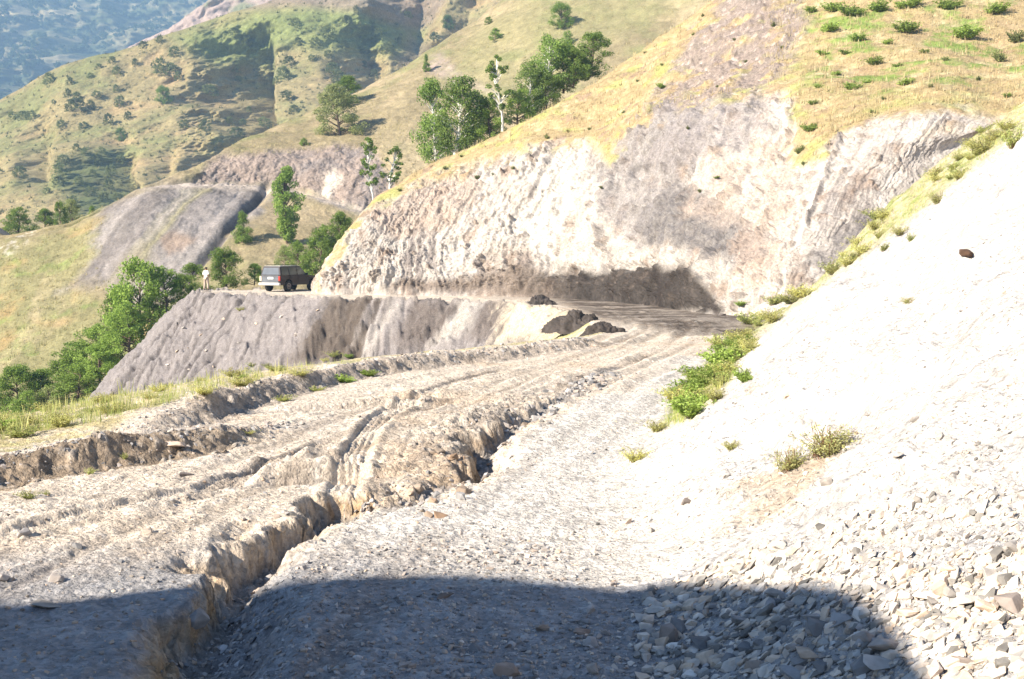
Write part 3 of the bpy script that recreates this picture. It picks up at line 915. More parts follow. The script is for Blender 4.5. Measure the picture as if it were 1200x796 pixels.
    C = np.zeros(V.shape, np.float32) + np.float32((0.37, 0.285, 0.245))
    C = lerp3(C, (0.14, 0.17, 0.08), 0.8 * sstep(0.05, 0.3, fbm(p, 0.03, 4, off=41)))
    o = mesh_from('hill', V, grid_faces(*R.shape), M_FARHILL, C)
    tag(o, 'pinkish rocky hill shoulder between the gullied hill and the blue mountain', None, None, 'structure')
    out.append((o, V))
    # the hazy wooded mountain
    cols = []
    for x in np.arange(-400, 1300, 100.0):
        c = [P(x, 260 - 335 * f, 1500 + 1700 * f ** 1.1) for f in np.linspace(0, 1, 8)]
        cols.append(c + [c[-1] + np.array([0, 300, -80.0])])
    V, R, S = loft(cols, 420, 700)
    px, py = proj(V)
    p = V.astype(np.float32)
    a1 = fbm(p, 0.003, 5, 0.55, off=3)
    a2 = fbm(p, 0.012, 5, 0.6, off=13)
    rd = fbm(np.stack([p[..., 0] + 0.5 * p[..., 1], 0.35 * p[..., 1], 0 * p[..., 0]], -1), 0.0042, 4, 0.5, off=23, ridged=True)
    V = V + np.stack([0 * R, 220 * a1 + 40 * a2 - 170 * (rd - .3), 0 * R], -1)
    C = np.zeros(V.shape, np.float32) + np.float32((0.21, 0.19, 0.11))
    C = lerp3(C, (0.055, 0.075, 0.035), 0.9 * sstep(-0.15, 0.2, fbm(p, 0.011, 5, 0.6, off=61)))
    C = lerp3(C, (0.36, 0.30, 0.17), 0.85 * sstep(0.24, 0.36, fbm(p * np.float32([0.5, 1, 2.2]), 0.008, 4, off=71)))
    o = mesh_from('mountain', V, grid_faces(*R.shape), M_MOUNT, C)
    tag(o, 'hazy blue mountain side spotted with woodland, farthest away', None, None, 'structure')
    out.append((o, V))
    return out


def build_shadow_bank():
    """unseen bank added left of and behind the camera; its crest is shaped to throw the shadow over the foreground"""
    edge = [(-40, 708), (0, 703), (40, 716), (95, 705), (150, 681), (200, 690), (270, 691), (300, 684), (400, 680), (520, 676), (600, 677), (650, 682), (700, 688), (735, 693),
            (765, 692), (790, 684), (860, 685), (940, 685), (985, 691), (1008, 710), (1032, 742), (1052, 768), (1078, 800), (1100, 830)]
    q, hit = ground_at([e[0] for e in edge], [e[1] for e in edge], 3.0)
    YB = -1.0
    t = (q[:, 1] - YB) / LY
    cx = q[:, 0] - LX * t
    cz = q[:, 2] - LZ * t
    keep = np.array([not 60 < e[0] < 345 for e in edge])
    cx, cz = np.append(cx[keep], -16.35), np.append(cz[keep], 10.6)
    order = np.argsort(cx)
    cx, cz = cx[order], cz[order]
    xs = np.linspace(cx.min() - 7, cx.max() + 1.2, 260)
    h = np.interp(xs, cx, cz, left=cz[0])
    h = np.where(xs > cx.max(), cz[-1] - (xs - cx.max()) * 3.5, h)
    base = -2.0
    sec = [(0.62, 0.0), (0.5, 0.25), (0.30, 0.6), (0.12, 0.9), (0.0, 1.0), (-0.35, 0.985), (-1.2, 0.9), (-2.6, 0.6), (-4.2, 0.25), (-5.5, 0.0)]
    rows = []
    for dy, f in sec:
        hh = base + (h - base) * f
        rows.append(np.stack([xs, YB + dy * np.maximum(h - base, .3) / 3.0 * (1 if dy < 0 else .9), hh], -1))
    V, R, S = loft(np.swapaxes(np.array(rows), 0, 1), 120, 400)
    a = fbm(V.astype(np.float32), 1.2, 4)
    k = sstep(0, 3, np.abs(R - 4))
    V[..., 2] += 0.12 * a * k
    C = np.zeros(V.shape, np.float32) + np.float32((0.28, 0.25, 0.22))
    C *= (1 + 0.4 * a)[..., None]
    o = mesh_from('terrain', V, grid_faces(*R.shape), M_GROUND, C)  # added out of view, in place of a shadow-casting vehicle
    tag(o, 'unseen earth bank added to cast the shadow over the foreground', None, None, 'structure')
    return o


GROUND, GV = build_ground()
HILLSIDE, HV = build_hillside()
SLOPE, SV = build_slope()
FAR = build_far()
build_shadow_bank()
EV, KV, FV = FAR[0][1], FAR[1][1], FAR[2][1]


class Lookup:
    """surface points by photograph pixel"""
    def __init__(self, V):
        self.V = V.reshape(-1, 3)
        a, b = proj(self.V)
        self.px, self.py = a.astype(np.float32), b.astype(np.float32)

    def __call__(self, px, py):
        d = (self.px - px) ** 2 + (self.py - py) ** 2
        near = np.nonzero(d < max(d.min() * 4, 6.0))[0]
        return self.V[near[np.argmin(self.V[near, 1])]]


AT_HILL, AT_SLOPE, AT_FAR, AT_MOUNT = Lookup(HV), Lookup(SV), Lookup(EV), Lookup(FV)

# ================================================================== plants
def leaf_quads(cen, size, rng, flat=0.0):
    """rhombic leaf faces at the given centres"""
    n = len(cen)
    a = rng.normal(size=(n, 3))
    a /= np.linalg.norm(a, axis=1, keepdims=True)
    b = rng.normal(size=(n, 3))
    b -= (b * a).sum(1, keepdims=True) * a
    b /= np.linalg.norm(b, axis=1, keepdims=True)
    s = (size * rng.uniform(0.6, 1.4, n))[:, None]
    V = np.stack([cen - a * s, cen + b * s * 0.55, cen + a * s, cen - b * s * 0.55], 1)
    return V.reshape(-1, 3), np.arange(n * 4).reshape(n, 4)


def tube(path, radii, seg=7):
    path = np.asarray(path, float)
    V, Fc = [], []
    for i, (p, r) in enumerate(zip(path, radii)):
        d = path[min(i + 1, len(path) - 1)] - path[max(i - 1, 0)]
        d = d / (np.linalg.norm(d) + 1e-9)
        e = np.cross(d, [0.31, 0.95, 0.1] if abs(d[2]) > 0.5 else [0, 0, 1.0])
        e /= np.linalg.norm(e)
        f = np.cross(d, e)
        for k in range(seg):
            t = 2 * math.pi * k / seg
            V.append(p + r * (math.cos(t) * e + math.sin(t) * f))
        if i:
            for k in range(seg):
                k2 = (k + 1) % seg
                a, b = (i - 1) * seg, i * seg
                Fc.append((a + k, a + k2, b + k2, b + k))
    return V, Fc


def merge(parts):
    V, Fc = [], []
    for v, f in parts:
        n = len(V)
        V.extend(v)
        Fc.extend([tuple(i + n for i in q) for q in f])
    return np.array(V), Fc


GREENS = {'dark': ((0.10, 0.165, 0.03), (0.22, 0.31, 0.06)), 'mid': ((0.14, 0.215, 0.04), (0.29, 0.40, 0.085)),
          'birch': ((0.125, 0.20, 0.045), (0.27, 0.37, 0.09)), 'pale': ((0.19, 0.22, 0.08), (0.34, 0.37, 0.15)),
          'olive': ((0.13, 0.155, 0.055), (0.24, 0.265, 0.10))}


def tree_meshes(seed, ratio, style, tint, n_leaf=3200, leaf=0.024, bark=None):
    """unit-height trunk and crown mesh data; ratio = crown width / height"""
    rng = np.random.default_rng(seed)
    r = ratio / 2
    tips, parts = [], []
    lean = rng.normal(0, 0.03, 2)
    top = 0.93
    base_c = {'birch': 0.3, 'bush': 0.02, 'poplar': 0.08, 'round': 0.05, 'cone': 0.04}[style]
    tp = [np.array([lean[0] * z * 2 + 0.012 * math.sin(9 * z + seed), lean[1] * z * 2 + 0.012 * math.cos(7 * z + seed), z * top]) for z in np.linspace(-0.03, 1, 9)]
    r0 = 0.028 if style in ('round', 'bush') else 0.019
    parts.append(tube(tp, np.linspace(r0, 0.004, 9)))
    nb = {'birch': 30, 'bush': 60, 'poplar': 64, 'round': 72, 'cone': 56}[style]
    cl = []
    for i in range(nb):
        h = base_c + (1 - base_c) * (rng.uniform(0, 1) ** (1.0 if style != 'bush' else 0.9))
        f = (h - base_c) / (1 - base_c)
        prof = {'birch': math.sin(math.pi * min(1, 0.15 + 0.85 * f)) ** 0.8, 'bush': math.sqrt(max(0.02, 1 - f ** 2.2)),
                'poplar': 0.55 + 0.45 * math.sin(5.5 * f + seed), 'round': math.sin(math.pi * (0.2 + 0.76 * f)) ** 0.6, 'cone': 1.02 - f ** 1.3}[style]
        a = rng.uniform(0, 2 * math.pi)
        rad = r * prof * (0.45 + 0.55 * rng.uniform() ** 0.5) * rng.uniform(0.7, 1.12)
        b = np.interp(max(0, h - 0.12) / top, np.linspace(-0.03, 1, 9), [q[0] for q in tp]), np.interp(max(0, h - 0.12) / top, np.linspace(-0.03, 1, 9), [q[1] for q in tp])
        e = np.array([b[0] + rad * math.cos(a), b[1] + rad * math.sin(a), h])
        s = np.array([b[0], b[1], max(0.0, h - 0.16)])
        mid = (s + e) / 2 + np.array([0, 0, 0.02])
        parts.append(tube([s, mid, e], [0.008, 0.005, 0.002], 4))
        cl.append((e, rng.uniform(0.6, 1.15)))
        if rng.uniform() < 0.6:
            cl.append(((mid + e) / 2 + rng.normal(0, 0.02, 3), rng.uniform(0.5, 0.9)))
    tv, tf = merge(parts)
    lo, hi = (np.array(c) for c in GREENS[tint])
    per = n_leaf // len(cl)
    cen, col = [], []
    cs = 0.10 if style != 'birch' else 0.07
    cs = cs * min(1.25, max(0.55, ratio / 0.55))
    for c, s in cl:
        k = max(6, int(per * s))
        d = rng.normal(size=(k, 3))
        d /= np.linalg.norm(d, axis=1, keepdims=True)
        q = c + d * (cs * s * rng.uniform(0.25, 1.0, (k, 1)) ** 0.6) * np.array([1, 1, 0.8])
        q[:, 2] = np.maximum(q[:, 2], 0.005)
        cen.append(q)
        t = np.clip(rng.uniform(0.1, 0.9) + rng.normal(0, 0.22, (k, 1)), 0, 1)
        col.append(lo + (hi - lo) * t)
    cen, col = np.concatenate(cen), np.concatenate(col)
    lv, lf = leaf_quads(cen, np.full(len(cen), leaf), rng)
    return (tv, tf), (lv, lf, np.repeat(col, 4, 0))


TREE_LIB = {}


def tree_lib(key, *args, **kw):
    bark = kw.pop('bark', M_BARK)
    (tv, tf), (lv, lf, lc) = tree_meshes(*args, **kw)
    TREE_LIB[key] = (tv, tf, lv, lf, lc, bark)


for _i in range(3):
    tree_lib(('round', _i), 100 + _i, 0.85, 'round', 'dark', n_leaf=14000, leaf=0.0155)
    tree_lib(('bush', _i), 120 + _i, 1.05, 'bush', 'mid', n_leaf=12500, leaf=0.0165)
    tree_lib(('birch', _i), 140 + _i, 0.36, 'birch', 'birch', n_leaf=3600, leaf=0.013, bark=M_BIRCH)
    tree_lib(('leafy', _i), 160 + _i, 0.62, 'round', 'birch', n_leaf=11500, leaf=0.0145, bark=M_BIRCH)
    tree_lib(('shrub', _i), 180 + _i, 1.25, 'bush', 'olive', n_leaf=1900, leaf=0.045)
    tree_lib(('pale', _i), 190 + _i, 1.0, 'bush', 'pale', n_leaf=11500, leaf=0.0165)
tree_lib(('poplar', 0), 200, 0.42, 'poplar', 'mid', n_leaf=13000, leaf=0.0135)
tree_lib(('cone', 0), 210, 0.72, 'cone', 'mid', n_leaf=9000, leaf=0.018)
TREE_MESH = {}


def plant_tree(key, name, label, cat, pos, h, wscale=1.0, group=None, rz=None, trunk=True):
    """a tree: Empty at the foot > trunk, crown; later trees of the same kind are copies"""
    rng = random.Random(int(abs(pos[0]) * 977 + abs(pos[1]) * 313))
    root = empty(name, tuple(pos), rng.uniform(0, 6.28) if rz is None else rz)
    root.scale = (h * wscale, h * wscale, h)
    tag(root, label, cat, group)
    if key not in TREE_MESH:
        tv, tf, lv, lf, lc, bark = TREE_LIB[key]
        a = mesh_from('trunk', tv, tf, bark, parent=root)
        b = mesh_from('crown', lv, lf, M_LEAF, lc, smooth=False, parent=root)
        TREE_MESH[key] = (a, b)
    else:
        for src in TREE_MESH[key]:
            c = src.copy()
            COL.objects.link(c)
            c.parent = root
    return root


def plant_shrub(key, name, label, cat, pos, h, wscale=1.0, group=None):
    """a small far shrub: one mesh, copies share it"""
    rng = random.Random(int(abs(pos[0]) * 977 + abs(pos[1]) * 313))
    if ('s', key) not in TREE_MESH:
        tv, tf, lv, lf, lc, bark = TREE_LIB[key]
        o = mesh_from(name, lv, lf, M_LEAF, lc, smooth=False)
        TREE_MESH[('s', key)] = o
    else:
        o = TREE_MESH[('s', key)].copy()
        o.name = name
        COL.objects.link(o)
        for k in ('label', 'category', 'group'):
            if k in o:
                del o[k]
    o.location = tuple(pos)
    o.rotation_euler = (0, 0, rng.uniform(0, 6.28))
    o.scale = (h * wscale, h * wscale, h)
    tag(o, label, cat, group)
    return o


def px_h(pos, hpx):
    return hpx * (pos[1] * CP) / F


# --- trees beyond the near spur (rooted in the hollow behind its crest)
def at_depth(px, py, Y):
    return P(px, py, Y)


TREES = [
    # key, px, base py, height px, width factor, depth (None: on the hill), name, label, cat
    (('leafy', 0), 512, 192, 92, 0.8, 108, 'birch_tree', 'leftmost full green birch of the clump behind the cliff crest'),
    (('leafy', 1), 534, 180, 86, 1.0, 106, 'birch_tree', 'widest birch of the clump behind the cliff crest, white stem showing low down'),
    (('leafy', 2), 557, 170, 60, 1.0, 107, 'birch_tree', 'short bushy birch between the wide birch clump and the slender white stem'),
    (('birch', 0), 589, 152, 84, 1.1, 105, 'birch_tree', 'slender birch with a long bare white trunk above the cliff crest'),
    (('bush', 0), 574, 165, 46, 0.9, 106, 'leafy_bush', 'low bush at the foot of the slender white birch'),
    (('leafy', 1), 622, 135, 62, 0.9, 109, 'broadleaf_tree', 'small broadleaf tree just right of the slender white birch'),
    (('leafy', 2), 642, 122, 76, 0.95, 112, 'broadleaf_tree', 'tallest broadleaf tree of the upper clump on the golden crest'),
    (('round', 0), 660, 108, 58, 0.9, 113, 'broadleaf_tree', 'dark tree in the middle of the upper clump on the golden crest'),
    (('round', 1), 690, 92, 52, 1.15, 114, 'broadleaf_tree', 'rightmost dark green tree of the upper clump on the golden crest'),
    (('bush', 1), 672, 102, 42, 1.0, 112, 'leafy_bush', 'rounded bush in front of the upper tree clump'),
    (('bush', 2), 640, 128, 40, 1.0, 110, 'leafy_bush', 'bush filling the gap below the tallest tree of the upper clump'),
    (('bush', 0), 606, 146, 40, 1.1, 107, 'leafy_bush', 'bush between the slender white birch and the small broadleaf tree'),
    (('bush', 0), 152, 412, 56, 0.9, 102, 'leafy_bush', 'bush hugging the scree edge right of the leaning gully bush'),
    (('bush', 1), 116, 452, 46, 1.1, 101, 'leafy_bush', 'bush hugging the scree edge halfway down the gully'),
    (('bush', 2), 90, 470, 44, 1.1, 100, 'leafy_bush', 'bush hugging the scree edge low in the gully'),
    (('pale', 1), 60, 492, 38, 1.2, 99, 'leafy_bush', 'pale bush showing over the verge grass on the left'),
    (('bush', 0), 36, 500, 42, 1.1, 98, 'leafy_bush', 'green bush showing over the verge grass, nearest the left edge'),
    (('birch', 1), 437, 238, 76, 0.95, 112, 'birch_tree', 'thin sparse birch, left of the two above the cliff corner'),
    (('birch', 2), 455, 232, 62, 1.3, 112, 'birch_tree', 'thin sparse birch, right of the two above the cliff corner'),
    (('pale', 0), 398, 156, 56, 1.05, None, 'round_bush', 'large round grey-green bush on the upper edge of the cut face'),
    (('round', 2), 404, 122, 34, 1.1, None, 'round_bush', 'dark bush just above the large grey-green bush'),
    (('poplar', 0), 338, 284, 88, 1.0, None, 'poplar_tree', 'tall ragged poplar standing alone below the upper road bench'),
    (('cone', 0), 288, 283, 36, 1.0, None, 'small_tree', 'small egg-shaped tree left of the ragged poplar'),
    (('bush', 0), 376, 328, 62, 0.85, 112, 'leafy_bush', 'tall bright bush directly behind the parked car'),
    (('bush', 1), 398, 305, 54, 0.8, 112, 'leafy_bush', 'bush behind the car against the cliff corner'),
    (('bush', 2), 352, 330, 46, 0.8, 113, 'leafy_bush', 'bush showing above the roof of the parked car'),
    (('pale', 1), 335, 318, 30, 0.9, 120, 'leafy_bush', 'pale thin bush below the ragged poplar'),
    (('bush', 1), 298, 334, 24, 1.1, 108, 'leafy_bush', 'low bush beside the rear of the parked car'),
    (('round', 0), 266, 338, 46, 1.05, 107, 'broadleaf_tree', 'dark rounded tree just right of the standing person'),
    (('bush', 2), 224, 352, 42, 0.9, 108, 'leafy_bush', 'light green bush just left of the standing person'),
    (('bush', 2), 166, 404, 98, 0.66, 106, 'broadleaf_tree', 'largest dark tree on the gully side below the standing person'),
    (('bush', 0), 196, 372, 58, 0.85, 107, 'leafy_bush', 'bush between the largest dark tree and the standing person'),
    (('bush', 1), 138, 410, 66, 0.7, 108, 'leafy_bush', 'bush leaning on the left side of the largest dark tree'),
    (('bush', 2), 108, 440, 58, 0.95, 106, 'leafy_bush', 'bright bush halfway down the line of gully bushes'),
    (('pale', 2), 126, 428, 44, 0.8, 105, 'leafy_bush', 'pale bush at the left edge of the grey scree'),
    (('bush', 0), 78, 462, 52, 0.9, 105, 'leafy_bush', 'bush in the lower part of the gully bush line'),
    (('bush', 1), 52, 478, 44, 0.9, 104, 'leafy_bush', 'low bush next to the lowest dark bush of the gully'),
    (('round', 2), 20, 486, 56, 0.85, 103, 'leafy_bush', 'lowest dark bush of the gully, at the left edge of view'),
    (('bush', 2), -8, 480, 40, 1.0, 104, 'leafy_bush', 'bush cut by the left edge of view'),
    (('bush', 0), 22, 276, 32, 1.25, 184, 'leafy_bush', 'bright green bush behind the left grassy brow, by the grey boulder'),
    (('bush', 1), 52, 274, 28, 1.15, 184, 'leafy_bush', 'middle bright bush of the row behind the left grassy brow'),
    (('round', 1), 71, 271, 34, 0.62, 182, 'broadleaf_tree', 'narrow dark tree standing on the left grassy brow'),
    (('pale', 0), 86, 268, 32, 0.95, 185, 'leafy_bush', 'pale bush right of the narrow dark tree on the left brow'),
    (('cone', 0), 109, 262, 20, 1.0, 184, 'leafy_bush', 'small pointed bush at the right end of the row on the left brow'),
    (('round', 0), 658, 32, 30, 1.1, None, 'round_bush', 'dark round bush high on the slope above the upper tree clump'),
    (('bush', 0), 664, 50, 16, 1.0, None, 'round_bush', 'small bush just below the dark round bush high on the slope'),
    (('bush', 1), 580, 45, 14, 1.2, None, 'round_bush', 'small bright bush alone on the slope above the birches'),
    (('cone', 0), 499, 82, 20, 0.7, None, 'small_tree', 'small dark tree on the skyline edge of the middle slope'),
    (('bush', 2), 572, 26, 9, 1.2, None, 'round_bush', 'tiny bush on the upper edge of the middle slope'),
    (('bush', 0), 357, 168, 9, 1.3, None, 'round_bush', 'tiny bush at the top of the pinkish cut face'),
]
for key, px, py, hp, wf, Y, nm, lab in TREES:
    if Y is None:
        q = AT_SLOPE(px, py)
        q = np.array(q) - np.array([0, 0, 0.1])
    else:
        q = at_depth(px, py, Y)
    if px < 230 and py > 330:
        wf *= 1.3
    plant_tree(key, nm, lab, 'bush' if 'bush' in nm else 'tree', q, px_h(q, hp), wf)

# --- shrubs over the gullied hill
GUL = [
    ('upper', (56, 97, 13), (80, 98, 9), (168, 54, 8), (187, 48, 9), (131, 72, 8), (137, 86, 10), (188, 84, 18), (200, 86, 14), (208, 93, 11), (202, 64, 12), (80, 112, 10), (137, 106, 9),
     (104, 90, 7), (116, 78, 6), (160, 75, 8), (225, 60, 8)),
    ('left', (15, 138, 9), (25, 137, 9), (35, 139, 11), (72, 148, 10), (90, 130, 16), (107, 127, 12), (98, 150, 9), (127, 143, 12), (140, 123, 13), (150, 138, 10), (90, 116, 10), (115, 112, 8), (60, 122, 6)),
    ('floor', (23, 206, 13), (75, 190, 11), (70, 204, 15), (67, 216, 12), (115, 191, 13), (131, 207, 16), (130, 221, 13), (123, 234, 10), (143, 190, 10), (95, 215, 10), (105, 228, 12), (85, 236, 9), (110, 205, 9),
     (140, 232, 8), (100, 180, 9), (88, 174, 8), (120, 178, 8), (55, 225, 8)),
    ('gully', (245, 114, 14), (217, 148, 10), (243, 152, 14), (278, 161, 13), (276, 85, 14), (290, 54, 12), (273, 43, 9), (300, 60, 9), (282, 96, 8), (292, 130, 8), (268, 142, 8), (256, 172, 8), (285, 145, 8), (310, 147, 12)),
    ('right', (332, 92, 16), (338, 75, 11), (370, 53, 11), (388, 45, 15), (390, 86, 14), (347, 28, 9), (335, 115, 11), (350, 50, 8), (385, 64, 8), (322, 97, 9), (345, 130, 9), (365, 70, 8), (420, 34, 9), (405, 55, 8), (398, 98, 18)),
    ('high', (453, 62, 14), (443, 43, 10), (435, 36, 10), (508, 49, 10), (408, 27, 11), (425, 62, 9), (470, 50, 8), (480, 20, 8), (415, 12, 7), (440, 90, 10), (428, 78, 8)),
]
GLAB = {'upper': 'small dark shrub on the upper flank of the gullied hill', 'left': 'small shrub on the left flank of the gullied hill',
        'floor': 'bushy shrub in the damp hollow at the foot of the gullied hill', 'gully': 'shrub in the deep shaded gully of the far hill',
        'right': 'small shrub on the sunny slope right of the deep gully', 'high': 'small shrub high on the far hill beside the shaded side valley'}
AT_KEYS = [('shrub', 0), ('shrub', 1), ('shrub', 2)]
n = 0
for row in GUL:
    for px, py, hp in row[1:]:
        q = AT_FAR(px, py)
        plant_shrub(AT_KEYS[n % 3], 'hill_shrub', GLAB[row[0]], 'shrub', q - np.array([0, 0, .3]), px_h(q, hp * 1.05), random.uniform(0.75, 1.5), 'hill shrubs, ' + row[0] + ' part')
        n += 1
for px, py, hp, lab in ((191, 120, 21, 'largest dark round tree alone on the sunlit flank of the gullied hill'), (142, 163, 15, 'wide low bush with a long shadow on the gullied hill'),
                        (526, 33, 17, 'round dark bush alone near the skyline beside the shaded side valley')):
    q = AT_FAR(px, py)
    plant_tree(('round', n % 3), 'round_bush', lab, 'bush', q - np.array([0, 0, .3]), px_h(q, hp), 1.05)
    n += 1

# --- low green clumps on the hillside above the cliff
HSH = [(950, 14, 20, 0), (975, 12, 30, 0), (1000, 16, 40, 0), (1030, 12, 34, 0), (1060, 8, 40, 0), (1112, 8, 34, 0), (1165, 14, 34, 0), (970, 35, 30, 0), (1006, 46, 24, 0), (1062, 36, 36, 0), (965, 62, 20, 0),
       (1025, 74, 27, 0), (1050, 76, 15, 0), (1000, 102, 25, 0), (1058, 98, 24, 0), (980, 86, 16, 0), (1132, 44, 40, 0), (1188, 48, 34, 1), (1172, 70, 30, 1), (952, 120, 16, 0), (948, 152, 28, 0),
       (1022, 130, 12, 0), (935, 178, 22, 1), (940, 192, 12, 1), (1146, 92, 13, 1), (1180, 112, 16, 0), (776, 101, 17, 0), (872, 72, 9, 1), (804, 150, 10, 1), (702, 220, 8, 1), (838, 206, 9, 0),
       (818, 224, 10, 1), (868, 356, 17, 0), (557, 208, 12, 1), (576, 204, 7, 1), (600, 196, 10, 1), (640, 160, 13, 1), (468, 222, 10, 1), (520, 196, 9, 1), (540, 182, 8, 1), (905, 30, 12, 1), (915, 55, 9, 1),
       (1085, 60, 15, 0), (1090, 100, 12, 1), (990, 62, 18, 0), (1040, 50, 18, 0), (1015, 95, 14, 0), (960, 100, 14, 0), (730, 130, 8, 1), (690, 150, 9, 1), (665, 152, 7, 1), (1105, 70, 14, 1), (1035, 115, 12, 1),
       (860, 45, 8, 1), (840, 100, 8, 1), (775, 75, 8, 1), (810, 40, 8, 1), (745, 95, 8, 1), (822, 18, 9, 1), (755, 60, 7, 1)]


def tuft_mesh(seed, n, lo, hi, dry=0.2, spread=0.5, droop=0.35, w=0.02, segs=3, dryc=((0.32, 0.25, 0.11), (0.46, 0.38, 0.20))):
    """a clump of arching blades, unit height, about unit width"""
    rng = np.random.default_rng(seed)
    V, Fc, C = [], [], []
    lo, hi = np.array(lo), np.array(hi)
    for i in range(n):
        a = rng.uniform(0, 2 * math.pi)
        r0 = spread * 0.62 * math.sqrt(rng.uniform())
        h = rng.uniform(0.45, 1.0) * (1 - 0.45 * (r0 / spread) ** 2)
        out = a + rng.normal(0, 0.5)
        bend = droop * rng.uniform(0.3, 1.0)
        base = np.array([r0 * math.cos(a), r0 * math.sin(a), -0.02])
        dirv = np.array([math.cos(out), math.sin(out), 0])
        side = np.array([-dirv[1], dirv[0], 0])
        col = lo + (hi - lo) * rng.uniform()
        if rng.uniform() < dry:
            col = np.array(dryc[0]) + (np.array(dryc[1]) - np.array(dryc[0])) * rng.uniform()
        k0 = len(V)
        for s in range(segs + 1):
            t = s / segs
            c = base + dirv * bend * t * t + np.array([0, 0, h * (t - 0.18 * bend * t * t)])
            ww = w * (1 - 0.85 * t) * rng.uniform(0.8, 1.2)
            V += [c - side * ww, c + side * ww]
            C += [col, col]
        for s in range(segs):
            b = k0 + 2 * s
            Fc.append((b, b + 1, b + 3, b + 2))
    return np.array(V), np.array(Fc), np.array(C)


def weed_mesh(seed, stems, lo, hi, leaf=0.04, per=16, tall=1.0, red=0.0):
    """a branching weed: arching thin stems carrying small leaves, uneven outline"""
    rng = np.random.default_rng(seed)
    V, Fc, C = [], [], []
    lo, hi = np.array(lo), np.array(hi)
    cen, lc = [], []
    lob = rng.uniform(0, 6.283, 3)
    for i in range(stems):
        a = rng.choice(lob) + rng.normal(0, 0.8) if rng.uniform() < 0.7 else rng.uniform(0, 6.283)
        L_ = rng.uniform(0.35, 1.0) * tall
        out = rng.uniform(0.15, 0.8)
        d = np.array([math.cos(a), math.sin(a), 0])
        sd = np.array([-d[1], d[0], 0])
        b0 = d * rng.uniform(0, 0.15) + sd * rng.normal(0, 0.06)
        pts = [b0 + d * out * t ** 1.3 * L_ + sd * 0.06 * math.sin(5 * t + i) + np.array([0, 0, L_ * (t - 0.35 * out * t * t) - 0.02]) for t in np.linspace(0, 1, 6)]
        sc_ = np.array((0.20, 0.16, 0.08)) if rng.uniform() > red else np.array((0.26, 0.12, 0.07))
        for p0, p1 in zip(pts[:-1], pts[1:]):
            k = len(V)
            V += [p0 - sd * 0.007, p0 + sd * 0.007, p1 + sd * 0.005, p1 - sd * 0.005]
            Fc.append((k, k + 1, k + 2, k + 3))
            C += [sc_] * 4
        c0 = lo + (hi - lo) * rng.uniform()
        for t in rng.uniform(0.2, 1.0, per):
            f = t * 5
            j = min(int(f), 4)
            q = pts[j] + (pts[j + 1] - pts[j]) * (f - j) + rng.normal(0, 0.035, 3)
            cen.append(q)
            lc.append(np.clip(c0 * rng.uniform(0.8, 1.25), 0, .6))
    lv, lf = leaf_quads(np.array(cen), np.full(len(cen), leaf), rng)
    n0 = len(V)
    V = np.concatenate([np.array(V), lv])
    Fc = np.concatenate([np.array(Fc), lf + n0])
    C = np.concatenate([np.array(C), np.repeat(np.array(lc), 4, 0)])
    return V, Fc, C


TUFTS = {}
TUFTS['green'] = [weed_mesh(300 + i, 90, (0.20, 0.28, 0.05), (0.38, 0.50, 0.13), 0.05, 26) for i in range(2)]
TUFTS['weedy'] = [weed_mesh(310 + i, 50, (0.23, 0.28, 0.08), (0.45, 0.47, 0.17), 0.04, 18, red=0.25) for i in range(2)]
TUFTS['yellow'] = [weed_mesh(320 + i, 70, (0.42, 0.42, 0.11), (0.70, 0.66, 0.26), 0.03, 22, red=0.05) for i in range(2)]
TUFTS['twiggy'] = [weed_mesh(330 + i, 120, (0.32, 0.34, 0.12), (0.62, 0.60, 0.28), 0.026, 16, red=0.35) for i in range(2)]
TUFTS['scrub'] = [weed_mesh(340 + i, 60, (0.13, 0.16, 0.055), (0.27, 0.29, 0.11), 0.06, 18, red=0.2) for i in range(2)]
TUFT_OBJ = {}


def plant_tuft(kind, i, name, label, pos, h, wscale=1.0, group=None, cat='plant', rz=None):
    key = (kind, i % 2)
    if key not in TUFT_OBJ:
        v, f, c = TUFTS[kind][i % 2]
        o = mesh_from(name, v, f, M_BLADE, c, smooth=False)
        TUFT_OBJ[key] = o
    else:
        o = TUFT_OBJ[key].copy()
        o.name = name
        COL.objects.link(o)
        for k in ('label', 'category', 'group'):
            if k in o:
                del o[k]
    o.location = tuple(pos)
    o.rotation_euler = (0, 0, (i * 2.399) % 6.28 if rz is None else rz)
    o.scale = (h * wscale, h * wscale, h)
    tag(o, label, cat, group)
    return o


for i, (px, py, w_, k) in enumerate(HSH):
    q = AT_HILL(px, py)
    wm = px_h(q, w_)
    if py < 130 and px > 930:
        lab, gr = 'low grassy green clump on the dry slope above the right of the cliff', 'green clumps on the upper right slope'
    elif px < 720:
        lab, gr = 'small scrubby tuft along the left crest of the cliff', 'tufts along the cliff crest'
    elif py > 140:
        lab, gr = 'small green plant rooted in the pale rock face', 'plants on the rock face'
    else:
        lab, gr = 'small scrubby tuft on the rocky pinkish slope above the cliff', 'tufts on the rocky slope'
    if (px, py) == (776, 101):
        lab, gr = 'bright green bush alone on the golden crest above the cliff', None
    if (px, py) == (868, 356):
        lab, gr = 'bright green plant at the cliff foot beside the road bend', None
    if (px, py) == (948, 152):
        lab, gr = 'largest green clump hanging into the notch of the cliff top', None
    plant_tuft('scrub' if k else 'green', i, 'hillside_plant', lab, q - np.array([0, 0, 0.05]), wm * (0.55 if k else 0.42), 1.0 if k else 1.9, gr)

